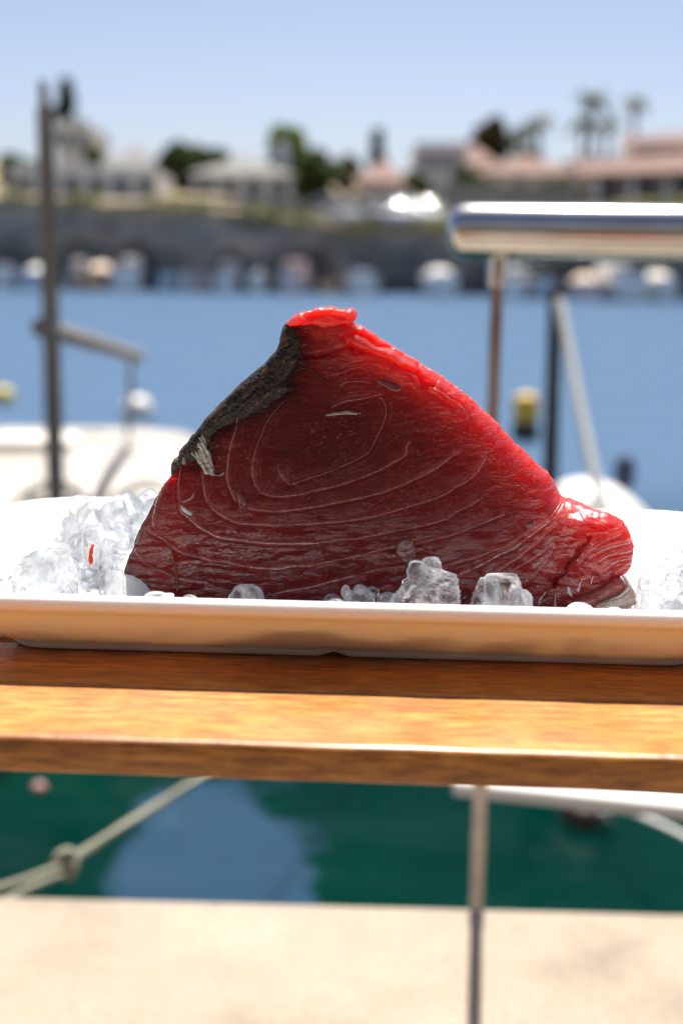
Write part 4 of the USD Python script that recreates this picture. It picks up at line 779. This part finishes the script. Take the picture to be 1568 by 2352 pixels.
boats = [
    (-55, 18, 605, 53.5, 'white motor boat, leftmost of the moored row', W, dict(cover=M['navy'], stern=True)),
    (30, 104, 600, 53.5, 'pale blue boat with white cover left of the wooden pole', PB, dict(cover=M['gel_white'])),
    (136, 186, 605, 53.5, 'small pale pink boat just right of the wooden pole', PP, dict(cabin=True)),
    (178, 246, 593, 53.2, 'peach coloured boat with a peach canvas cover', M['orange'], dict(cover=M['peach'], H=.72)),
    (252, 316, 588, 53.2, 'tall white cabin boat right of the peach boat', W, dict(cabin=True, stern=True, H=.75)),
    (352, 408, 606, 53.0, 'pale blue open boat below the dark tree', PB, dict(rim=M['green_hull'])),
    (412, 446, 608, 53.0, 'narrow white dinghy between the pale blue boat and the pink one', W, dict(L=3.2)),
    (448, 482, 610, 53.0, 'narrow pink dinghy left of the large white cabin boat', PP, dict(L=3.2)),
    (486, 556, 600, 52.8, 'white cabin boat with mast at the middle of the left row', W, dict(cabin=True, mast=2.2)),
    (558, 616, 606, 52.8, 'white boat with cream cover right of the masted cabin boat', W, dict(cover=M['canvas'])),
    (636, 714, 594, 52.5, 'pale pink boat with tall mast behind the tip of the tuna', PP, dict(cabin=True, mast=3.6, top=PP, H=.72)),
    (732, 776, 614, 52.5, 'small orange rowing boat right of the tall-masted boat', M['orange'], dict(L=3.2, H=.45)),
    (786, 874, 600, 52.2, 'white boat with green trim right of the orange rowing boat', W, dict(rim=M['green_hull'], cover=M['navy'])),
    (976, 1060, 606, 51.5, 'bright white covered boat left of the steel railing post', W, dict(cover=M['gel_white'], H=.75)),
    (1164, 1236, 618, 50.5, 'white boat just right of the steel railing post', W, dict(cabin=True)),
    (1240, 1300, 620, 50.3, 'pale blue boat behind the dark mooring post', PB, dict()),
    (1338, 1394, 618, 50.0, 'pale pink low boat right of the dark mooring post', PP, dict(cover=M['peach'])),
    (1400, 1474, 604, 49.8, 'tall white boat with dark windows near the right edge', W, dict(cabin=True, stern=True, H=.85)),
    (1500, 1580, 622, 49.5, 'white boat with cream cover cut by the right edge', W, dict(cover=M['canvas'], H=.75)),
]
for x0, x1, yt, D, lab, hl, kw in boats: small_boat(x0, x1, yt, D, lab, hl, rz=rnd.uniform(-.12, .12), **kw)

# the near white boat at the left, with mast, boom and crutch
nb_y = 6.6
nb = thing('cabin_boat', 'white boat with low cabin and brown mast moored behind the left of the tray', 'boat', (-1.70, nb_y + 2.2, -.8), .06)
obj('hull', loft(hull_rings(4.0, 2.35, .46, False)), M['near_gel'], nb, smooth=40)
cw = 1.75
def cab_ring(k, y0, y1, z, r=.25):
    p = []
    for cx, cy, a0 in ((cw / 2 * k - r, y0 + r, -90), (cw / 2 * k - r, y1 - r, 0), (-cw / 2 * k + r, y1 - r, 90), (-cw / 2 * k + r, y0 + r, 180)):
        for j in range(7): a = math.radians(a0 + 15 * j); p.append((cx + r * math.cos(a), cy + r * math.sin(a), z))
    return p
obj('cabin', loft([cab_ring(1.08, -2.0, .3, .36), cab_ring(1.06, -1.9, .3, .58), cab_ring(1.02, -1.75, .3, .74), cab_ring(.95, -1.5, .25, .85), cab_ring(.86, -1.2, .15, .92), cab_ring(.70, -.9, .0, .955), cab_ring(.3, -.6, -.2, .97)]), M['near_gel'], nb, smooth=50)
obj('cabin_hatch', box(.46, .4, .05, (-.1, -.75, .975), .01), M['canvas'], nb)
for sx in (-.42, .12, .60):
    arc = curve([(sx - .21, -1.80, .71), (sx - .17, -1.62, .815), (sx, -1.5, .875), (sx + .17, -1.62, .815), (sx + .21, -1.80, .71)], 20)
    obj('handrail', tube(arc, .013, 10), M['pole_wood'], nb, smooth=True)
    obj('window', box(.24, .09, .03, (sx, -1.66, .80), .008).apply_translation((0, 0, 0)), M['boat_window'], nb)
def nbl(p): d = np.asarray(p) - np.array([-1.70, nb_y + 2.2, -.8]); c_, s_ = math.cos(-.06), math.sin(-.06); return np.array([d[0] * c_ - d[1] * s_, d[0] * s_ + d[1] * c_, d[2]])
mb, mt = at(129, 1160, 6.3), at(103, 245, 6.3)
obj('mast', tube([nbl(mb) - [0, 0, .35], nbl(mb), nbl(mt)], [.043, .041, .037], 14), M['pole_wood'], nb, smooth=40)
obj('mast_tip', tube([nbl(mt), nbl(at(97, 185, 6.3))], [.024, .018], 10), M['pole_wood'], nb, smooth=40)
b0, b1 = at(92, 752, 6.15), at(318, 818, 8.2)
obj('boom', tube(curve([nbl(b0), nbl(b1)], 8), np.linspace(.042, .036, 8), 12), M['pole_wood'], nb, smooth=40)
obj('boom_crutch', tube([nbl(at(303, 800, 8.1)), nbl(at(294, 1010, 8.1))], .014, 10), M['pole_wood'], nb, smooth=40)

# small white tender with outboard, right
te = at(1392, 1130, 7.4)
tn = thing('tender', 'small white rounded tender behind the right of the tray', 'boat', (te[0] - .02, 7.4, -.8), -1.25)
rg = []
for i, s in enumerate(np.linspace(0, 1, 15)):
    k = (math.sin(math.pi * (.04 + .92 * s)) ** .5); rg.append([(.42 * k * math.cos(a), (s - .5) * .66, .42 + .40 * k * math.sin(a) * (1.0 if math.sin(a) > 0 else 1.25) + .20 * (1 - s) ** 1.3) for a in np.linspace(0, 2 * np.pi, 26, endpoint=False)])
obj('hull', loft(rg), M['gel_white'], tn, smooth=True)
obj('rubbing_strake', tube([(.43 * (math.sin(math.pi * (.04 + .92 * s)) ** .5), (s - .5) * .66, .44 + .20 * (1 - s) ** 1.3) for s in np.linspace(0, 1, 15)], .018, 8), M['canvas'], tn, smooth=True)
ob = at(1432, 1112, 7.9)
om = thing('outboard_motor', 'dark outboard motor head behind the small white tender', 'motor', (ob[0], 7.9, 0), 0)
obj('cowling', loft([[(.055 * k * math.cos(a), .08 * k * math.sin(a), z) for a in np.linspace(0, 2 * np.pi, 16, endpoint=False)] for k, z in ((.7, -.02), (1, .0), (1.05, .07), (.95, .13), (.6, .155), (.2, .16))]), M['navy'], om, smooth=40)
obj('leg', box(.05, .07, .78, (0, .0, -.41), .01), M['rubber'], om)

# mooring post, line, buoys
pt = at(1275, 680, 6.9); pb_ = at(1263, 1110, 6.9)
mp_ = thing('mooring_post', 'dark slim mooring post standing in the water right of the tuna', 'post', (0, 0, 0))
obj('shaft', tube([pb_ + (pb_ - pt) * .9, pb_, pt], [.040, .038, .034], 16), M['post_dark'], mp_, smooth=40)
obj('cap', tube([pt, pt + [0, 0, .02], pt + [0, 0, .05]], [.042, .042, .03], 16), M['post_dark'], mp_, smooth=30)
obj('mooring_rope', rope_mesh([at(1283, 690, 6.8), at(1305, 800, 6.6), at(1336, 960, 6.3), at(1366, 1100, 6.05), at(1398, 1250, 5.8)], .024, 120, 60), M['rope_white'], smooth=40, label='taut white rope slanting down from the dark mooring post', cat='rope')
def buoy(x, y, r, label, m, dark=False, sc=(1, 1, 1), D=None):
    p = on_z(x, y, -.8 + r * .35); t = thing('buoy', label, 'buoy', (p[0], p[1], -.8))
    obj('float', ball(r, 3, (0, 0, r * .45 * sc[2]), sc), m, t, smooth=True)
    obj('collar', trimesh.creation.torus(r * .93, r * .09, 24, 8).apply_translation((0, 0, r * .18)), M['buoy_dark'] if dark else M['canvas'], t, smooth=True)
    obj('eye', trimesh.creation.torus(r * .16, r * .05, 14, 8).apply_transform(trimesh.transformations.rotation_matrix(1.57, (1, 0, 0), (0, 0, 0))).apply_translation((0, 0, r * (.45 + 1.0) * sc[2] + r * .1)), M['buoy_dark'], t, smooth=True)
    return t
buoy(316, 948, .19, 'round white mooring buoy left of the tuna', M['buoy_white'])
buoy(6, 917, .155, 'faded yellow round buoy at the left edge', M['yellow_old'])
p = on_z(1205, 1008, -.8); yb_ = thing('buoy', 'upright yellow buoy with dark weedy base right of the tuna', 'buoy', (p[0], p[1], -.8))
obj('float', lathe([(0, .50), (.07, .495), (.125, .46), (.145, .40), (.145, .27), (.13, .20), (0, .20)], 24), M['yellow'], yb_, smooth=40)
obj('base', lathe([(0, .20), (.13, .199), (.15, .15), (.15, .05), (.125, -.1), (0, -.12)], 24), M['buoy_dark'], yb_, smooth=40)
p = on_z(1332, 1878, -.79); fl_ = thing('brown_float', 'dark brown old float lying in the green water under the railing', 'float', (p[0], p[1], -.8), .3)
obj('body', lathe([(0, .075), (.04, .07), (.066, .05), (.07, .0), (.06, -.05), (0, -.07)], 20).apply_transform(np.diag([.95, 1.35, 1, 1])), M['brown'], fl_, smooth=True)
obj('ring', trimesh.creation.torus(.022, .006, 16, 8).apply_translation((.062, 0, .05)), M['rope_white'], fl_, smooth=True)
obj('mooring_rope', rope_mesh([on_z(1365, 1850, -.80), at(1385, 1868, 4.9), on_z(1398, 1890, -.81)], .012, 30, 60), M['rope_white'], smooth=40, label='short loop of white rope beside the brown float', cat='rope')
obj('mooring_rope', rope_mesh([at(1420, 1855, 4.7), at(1480, 1878, 4.5), at(1560, 1915, 4.25), at(1700, 1990, 3.9)], .010, 60, 60), M['rope_white'], smooth=40, label='thin white rope low over the green water at the right edge', cat='rope')
p = on_z(90, 1810, -.79); pf = thing('reflection_float', 'small dull pink float standing in for a reddish reflection in the dark water at the lower left', 'float', (p[0], p[1], -.8))
obj('body', ball(.028, 3, (0, 0, .01), (1, 1, .8)), M['pink'], pf, smooth=True); obj('eye', trimesh.creation.torus(.007, .002, 12, 6).apply_translation((0, 0, .035)), M['rope_white'], pf, smooth=True)  # float added in place of a reddish reflection on the water

# ------------------------------------------------------------------ far buildings
def gz(x, y): return float(ground_z(np.array(x), np.array(y)))
def house(name, label, x0, x1, ytop, D, depth, wall, roof=None, roof_h=0.0, rows=1, cols=3, hip=True, win=(.9, 1.1), chimney=None, eave=.25, zb=None, parapet=False, doors=(), cat='house'):
    a_, b_ = at(x0, ytop, D), at(x1, ytop, D); w = b_[0] - a_[0]; zt_ = (a_[2] + b_[2]) / 2; cx = (a_[0] + b_[0]) / 2; z0 = gz(cx, D) - .3 if zb is None else zb
    h = max(zt_ - roof_h - z0, .8); t = thing(name, label, cat, (cx, D, z0), 0)
    obj('wall', box(w, depth, h, (0, depth / 2, h / 2)), wall, t)
    if roof and roof_h > 0:
        e = eave; rx = w / 2 + e; r2 = max(rx - (depth / 2 + e if hip else 0), .1)
        v = np.array([(-rx, -e, h), (rx, -e, h), (rx, depth + e, h), (-rx, depth + e, h), (-r2, depth / 2, h + roof_h), (r2, depth / 2, h + roof_h), (-rx, -e, h - .08), (rx, -e, h - .08), (rx, depth + e, h - .08), (-rx, depth + e, h - .08)]); v[:, 2] += .004
        f = np.array([(0, 1, 5), (0, 5, 4), (1, 2, 5), (2, 3, 4), (2, 4, 5), (3, 0, 4), (6, 8, 7), (6, 9, 8), (0, 6, 7), (0, 7, 1), (1, 7, 8), (1, 8, 2), (2, 8, 9), (2, 9, 3), (3, 9, 6), (3, 6, 0)])
        rf = obj('roof', (v, f), roof, t)
        if chimney is not None:
            obj('chimney', box(.5, .5, roof_h + .7, (chimney * w / 2, depth * .45, h + (roof_h + .7) / 2), .02), wall, rf)
    elif parapet: obj('parapet', box(w + .12, .16, .22, (0, -.02, h + .11), .01), wall, t)
    for r in range(rows):
        for c in range(cols):
            xx = -w / 2 + w * (c + .5) / cols; zz = h * (r + .55) / rows; ww, wh = min(win[0], w / cols * .55), min(win[1], h / rows * .55)
            if (r, c) in doors: wh = h / rows * .75; zz = wh / 2 + .05; ww *= 1.0; nm = 'door'
            else: nm = 'window'
            fr = obj(nm, box(ww + .14, .06, wh + .14, (xx, -.032, zz), .005), M['plaster'] if wall is not M['plaster'] else M['cream'], t)
            obj('pane', box(ww, .03, wh, (xx, -.052, zz)), M['window_dark'], fr)
    return t
house('terrace_building', 'long low white terrace building above the left of the cliff', 26, 362, 392, 61.5, 5, M['plaster'], cols=6, parapet=True, win=(.7, .8), zb=None, cat='building')
house('cream_house', 'tall cream house tower behind the terrace building at the far left', 130, 206, 288, 74, 6, M['cream'], rows=2, cols=2, parapet=True)
house('cream_house', 'wide cream house with sloping roof behind the terrace building', 228, 345, 322, 76, 8, M['cream'], M['roof_grey'], 1.6, 1, 3)
house('white_house', 'greyish white house with chimney right of the dark trees', 442, 668, 348, 66, 7, M['plaster'], M['roof_grey'], 1.0, 1, 4, chimney=.78, doors=((0, 1),))
house('red_roof_house', 'small house with pinkish red roof above the parked cars', 822, 940, 362, 72, 7, M['pinkwall'], M['roof'], 1.15, 1, 3)
house('white_block', 'plain whitish block house left of the palm grove', 955, 1072, 336, 76, 7, M['plaster'], rows=2, cols=3, parapet=True)
house('red_roof_house', 'house with orange-red roof in front of the brownish trees', 1060, 1140, 322, 80, 7, M['pinkwall'], M['roof'], 1.3, 2, 2)
house('white_house', 'bright white house with low red roof left of the long right building', 1098, 1352, 348, 68, 7, M['plaster'], M['roof'], 1.0, 1, 4)
# long building with veranda on the right
a_, b_ = at(1350, 400, 63), at(1760, 385, 63); w = b_[0] - a_[0]; z0 = gz(a_[0] + w / 2, 63) - .3; vt = thing('veranda_building', 'long building with red roofs and a shaded columned veranda at the right', 'building', (a_[0], 63, z0))
zv = a_[2] - z0
obj('wall', box(w, 6, zv + .9, (w / 2, 5.2, (zv + .9) / 2)), M['pinkwall'], vt)
rv = np.array([(-.4, -.3, zv + .0), (w + .3, -.3, zv + .35), (w + .3, 2.4, zv + 1.15), (-.4, 2.4, zv + .75), (-.4, -.3, zv - .14), (w + .3, -.3, zv + .21), (w + .3, 2.4, zv + 1.0), (-.4, 2.4, zv + .6)]); bxf = np.array([(0, 1, 2), (0, 2, 3), (4, 6, 5), (4, 7, 6), (0, 4, 5), (0, 5, 1), (1, 5, 6), (1, 6, 2), (2, 6, 7), (2, 7, 3), (3, 7, 4), (3, 4, 0)])
obj('veranda_roof', (rv, bxf), M['roof'], vt)
obj('upper_wall', box(w * .62, 3, .9, (w * .69, 6.5, zv + 1.3)), M['pinkwall'], vt)
rv2 = rv.copy(); rv2[:, 0] = rv2[:, 0] * .64 + w * .37; rv2[:, 1] += 4.8; rv2[:, 2] += 1.35; obj('upper_roof', (rv2, bxf), M['roof'], vt)
for k in range(5): obj('column', box(.26, .26, zv - .12, (.4 + k * 1.55, .12, (zv - .12) / 2), .02), M['plaster'], vt)
for k in range(4): fr = obj('door', box(.95, .06, 1.5, (1.15 + k * 1.55, 2.165, .95), .01), M['plaster'], vt); obj('pane', box(.8, .03, 1.35, (1.15 + k * 1.55, 2.14, .95)), M['window_dark'], fr)
# garden walls
def wall_run(label, x0, x1, ytop, D, h, m):
    a_, b_ = at(x0, ytop, D), at(x1, ytop, D); c = (a_ + b_) / 2; L = b_[0] - a_[0]; t = thing('garden_wall', label, 'wall', (c[0], D, c[2] - h))
    obj('wall', box(L, .35, h, (0, 0, h / 2), .02), m, t); obj('coping', box(L + .1, .45, .08, (0, 0, h + .042), .01), m, t)
wall_run('long grey garden wall above the cliff right of the parked cars', 1005, 1330, 428, 60.5, 1.6, M['stone_wall'])
wall_run('low tan wall along the cliff edge below the white house', 380, 740, 462, 59, .8, M['stone_wall'])

# ------------------------------------------------------------------ trees
def leaves(centres, radii, n, size, seed, flat=.75):
    r = np.random.default_rng(seed); C = np.asarray(centres); Rr = np.asarray(radii); i = r.integers(0, len(C), n); d = r.normal(size=(n, 3)); d /= np.linalg.norm(d, axis=1, keepdims=True)
    p = C[i] + d * (Rr[i] * r.uniform(.45, 1.0, n) ** .5)[:, None] * np.array([1, 1, flat]); a = r.normal(size=(n, 3)); a /= np.linalg.norm(a, axis=1, keepdims=True); b = np.cross(a, r.normal(size=(n, 3))); b /= np.linalg.norm(b, axis=1, keepdims=True)
    s = size * r.uniform(.6, 1.3, n)[:, None]; v = np.stack([p - a * s, p + b * s * .6, p + a * s, p - b * s * .6], 1).reshape(-1, 3); o = np.arange(n)[:, None] * 4
    return v, np.vstack([o + [0, 1, 2], o + [0, 2, 3]])
def tree(name, label, x0, x1, ytop, ybot, D, m, seed, n=1500, clumps=14, shape='round', cat='tree', group=None, leaf=.27):
    n = int(n * 2.4); a_, b_ = at(x0, ytop, D), at(x1, ybot, D); cx = (a_[0] + b_[0]) / 2; w = (b_[0] - a_[0]) / 2; zt_, zl = a_[2], b_[2]; z0 = gz(cx, D) - .1; t = thing(name, label, cat, (cx, D, z0), 0, group)
    H = zt_ - z0; zl = max(zl - z0, .1); r = np.random.default_rng(seed); C, Rr = [], []
    for k in range(clumps):
        u = r.random()
        if shape == 'cone': z = zl + (H - zl) * u; ww = w * (1 - u) ** .8 * .85; rad = max(w * (1 - u) * .5, .15)
        else:
            z = zl + (H - zl) * (.12 + .75 * u); ww = w * .75 * math.sqrt(max(.08, 1 - (2 * u - 1) ** 2)); rad = min(w, (H - zl)) * r.uniform(.26, .42)
        th = r.uniform(0, 6.28); q = math.sqrt(r.random()); C.append((ww * q * math.cos(th), ww * q * math.sin(th), min(z, H - rad * .7))); Rr.append(rad)
    tr_ = obj('trunk', tube([(0, 0, -.2), (.03, 0, zl * .6), (-.02, .05, zl + (H - zl) * .5)], [.09 + .02 * H, .07 + .015 * H, .04], 8), M['bark'], t, smooth=40)
    for k in range(4): obj('limb', tube([(0, 0, zl * .7), tuple(np.array(C[k]) * .5 + np.array([0, 0, zl * .35])), C[k]], [.06, .045, .02], 6), M['bark'], t, smooth=40)
    obj('crown', leaves(C, Rr, n, leaf, seed), m, t)
tree('bush', 'dark green bush at the far left behind the terrace building', -30, 92, 360, 420, 66, M['leaf'], 11, 1600, 12)
tree('conifer', 'tall bluish conifer behind the cream house tower', 112, 194, 180, 330, 84, M['leaf_blue'], 12, 2200, 34, 'cone')
tree('small_tree', 'small dark tree in front of the wide cream house', 190, 230, 334, 392, 72, M['leaf'], 13, 800, 8)
tree('bushy_tree', 'dark bushy trees between the terrace building and white house', 350, 462, 328, 445, 69, M['leaf'], 14, 2400, 16)
tree('bushy_tree', 'low dark tree behind the white house', 400, 520, 330, 400, 80, M['leaf'], 15, 1800, 14)
tree('round_tree', 'bright green round tree rising behind the white house chimney', 598, 706, 282, 410, 78, M['leaf_bright'], 16, 2600, 16)
tree('bushy_tree', 'dark green tree mass left of the small red-roofed house', 668, 800, 338, 475, 67, M['leaf'], 17, 3200, 20)
tree('cypress', 'slim dark cypress behind the small red-roofed house', 846, 886, 300, 380, 88, M['leaf_blue'], 18, 1100, 20, 'cone')
tree('bushy_tree', 'dark shrub between the small red-roofed house and the white block', 935, 985, 395, 440, 66, M['leaf'], 19, 900, 8)
tree('bushy_tree', 'dark shrub below the white block house', 1030, 1110, 395, 432, 64, M['leaf'], 20, 1100, 9)
tree('brown_tree', 'wide brownish tree behind the orange-red roof', 1072, 1190, 272, 370, 86, M['leaf_brown'], 21, 2600, 16)
tree('shrub', 'green shrub at the left end of the veranda building', 1262, 1336, 410, 470, 61.5, M['leaf'], 22, 1200, 9)
tree('bushy_tree', 'olive tree between the small house and the parked cars', 765, 830, 352, 440, 74, M['leaf_brown'], 23, 1300, 10)
def palm(label, x, ytop, D, m, seed, crown=1.5, group=None):
    p = at(x, ytop, D); z0 = gz(p[0], D) - .2; H = p[2] - z0 - crown * .45; t = thing('palm_tree', label, 'palm', (p[0], D, z0), 0, group)
    obj('trunk', tube([(0, 0, 0), (.08, 0, H * .5), (0, 0, H)], [.2, .14, .13], 8), M['bark'], t, smooth=40); r = np.random.default_rng(seed)
    for k in range(16):
        th = 2 * np.pi * k / 16 + r.uniform(-.2, .2); el = r.uniform(-.3, 1.1); L = crown * r.uniform(.8, 1.1); ss = np.linspace(0, 1, 9); rad = L * ss * math.cos(el * .7); zz = H + L * (math.sin(el) * ss - .75 * ss ** 2)
        c = np.c_[rad * math.cos(th), rad * math.sin(th), zz]; side = np.array([-math.sin(th), math.cos(th), 0]); v, f = [], []
        for j in range(1, 9):
            for s in (-1, 1):
                o = len(v); wdt = .38 * crown * math.sin(math.pi * min(ss[j] * .9 + .08, 1)); v += [c[j - 1], c[j], (c[j] + c[j - 1]) / 2 + s * side * wdt + np.array([0, 0, -.3 * wdt])]; f.append((o, o + 1, o + 2))
        obj('frond', (np.array(v), np.array(f)), m, t)
palm('tall palm with the highest crown right of the grove', 1362, 192, 84, M['palm'], 31, 1.55)
palm('shorter palm leaning beside the highest palm', 1338, 252, 86, M['palm'], 32, 1.4)
palm('third palm low beside the highest palm', 1394, 262, 87, M['palm'], 33, 1.3)
palm('lone tall palm nearest the right edge', 1458, 205, 82, M['palm'], 34, 1.15)
palm('palm rising at the right end of the brownish tree', 1236, 244, 84, M['palm'], 35, 1.4)
palm('palm at the middle of the grove behind the brownish tree', 1186, 278, 85, M['palm'], 36, 1.5)
palm('lowest palm of the grove in front of the brownish tree', 1212, 318, 83, M['leaf'], 37, 1.5)
# grass and scrub on the cliff edge
def scrub(n, seed):
    r = np.random.default_rng(seed); x = r.uniform(-17, 17, n); w = r.uniform(-.3, 1.0, n); keep = fbm(np.stack([x * .45, w * 0, w * 0], -1), 3, 71) > .47; x, w = x[keep], w[keep]; y = shore_y(x) + w; z = top_z(x) + r.uniform(-.35, .25, len(x))
    P = np.stack([x, y, z], -1); return leaves(P, np.full(len(P), .22), len(P) * 5, .09, seed)
obj('scrub', scrub(1500, 5), M['grass'], kind='stuff', label='olive grass and scrub along the cliff edge', cat='scrub')
def lawn(n, seed):
    r = np.random.default_rng(seed); x = r.uniform(9, 17, n); y = shore_y(x) + r.uniform(.4, 4.5, n); z = ground_z(x, y) + r.uniform(0, .25, n); P = np.stack([x, y, z], -1); return leaves(P, np.full(n, .12), n * 4, .08, seed)
obj('bank_grass', lawn(2000, 6), M['grass'], kind='stuff', label='yellow-green grass bank below the veranda building', cat='grass')

# ------------------------------------------------------------------ parked cars
def car(label, x, ybase, D, paint, rz):
    p = at(x, ybase, D); t = thing('parked_car', label, 'car', (p[0], D, p[2]), rz, 'cars parked above the cliff'); UsdGeom.Xformable(t).AddScaleOp().Set(Gf.Vec3f(.84, .84, .84))
    def sec(y, z0, z1, w, k=.88): return [(-w, y, z0), (w, y, z0), (w * 1.02, y, (z0 + z1) / 2), (w * k, y, z1), (-w * k, y, z1), (-w * 1.02, y, (z0 + z1) / 2)]
    obj('body', loft([sec(-2.05, .3, .55, .68), sec(-1.95, .22, .68, .8), sec(-1.0, .2, .84, .86), sec(.9, .2, .9, .86), sec(1.8, .22, .86, .84), sec(2.0, .3, .7, .76)]), paint, t, smooth=25)
    obj('cabin', loft([sec(-1.05, .84, .86, .76), sec(-.35, .86, 1.38, .70, .82), sec(.3, .87, 1.44, .70, .82), sec(1.1, .88, 1.38, .70, .82), sec(1.75, .86, .9, .74)]), M['window_dark'], t, smooth=25)
    obj('roof_panel', loft([[(-.6, -.4, 1.395), (.6, -.4, 1.395), (.6, -.4, 1.42), (-.6, -.4, 1.42)], [(-.62, .3, 1.45), (.62, .3, 1.45), (.58, .3, 1.48), (-.58, .3, 1.48)], [(-.6, 1.15, 1.39), (.6, 1.15, 1.39), (.58, 1.15, 1.415), (-.58, 1.15, 1.415)]]), paint, t, smooth=25)
    gx_, gv_ = np.meshgrid(np.linspace(-1, 1, 13), np.linspace(0, 1, 13)); wy = -1.12 + .72 * gv_ + .05 * gx_ ** 2; wz = .88 + .62 * gv_ - .12 * gv_ ** 2 - .015 * gx_ ** 2
    aa = (np.arange(12)[:, None] * 13 + np.arange(12)[None]).ravel(); obj('windscreen', (np.stack([gx_ * (.70 - .10 * gv_), wy, wz], -1).reshape(-1, 3), np.vstack([np.stack([aa, aa + 1, aa + 14], 1), np.stack([aa, aa + 14, aa + 13], 1)])), M['glass_dark'], t, smooth=True)
    for sx in (-1, 1):
        obj('headlight', ball(.13, 3, (sx * .58, -1.97, .62), (1.2, .6, .7)), M['lamp'], t, smooth=True)
        obj('mirror', ball(.09, 2, (sx * .93, -.75, .95), (1.2, .7, .8)), paint, t, smooth=True)
        for sy in (-1.3, 1.25):
            wh = obj('wheel', trimesh.creation.cylinder(.31, .2, sections=20).apply_transform(trimesh.transformations.rotation_matrix(1.5708, (0, 1, 0))).apply_translation((sx * .78, sy, .31)), M['rubber'], t, smooth=30)
            obj('rim', trimesh.creation.cylinder(.19, .21, sections=16).apply_transform(trimesh.transformations.rotation_matrix(1.5708, (0, 1, 0))).apply_translation((sx * .785, sy, .31)), M['car_silver'], wh, smooth=30)
car('white parked car, leftmost of the cars above the cliff', 772, 521, 58.2, M['car_white'], .5)
car('silver parked car, second from the left above the cliff', 848, 521, 58.0, M['car_silver'], .42)
car('white parked car with a glint, third from the left above the cliff', 917, 523, 57.6, M['car_white'], .03)
car('white parked car with a glint, nearest the end of the steel tube', 984, 523, 58.9, M['car_white'], -.04)
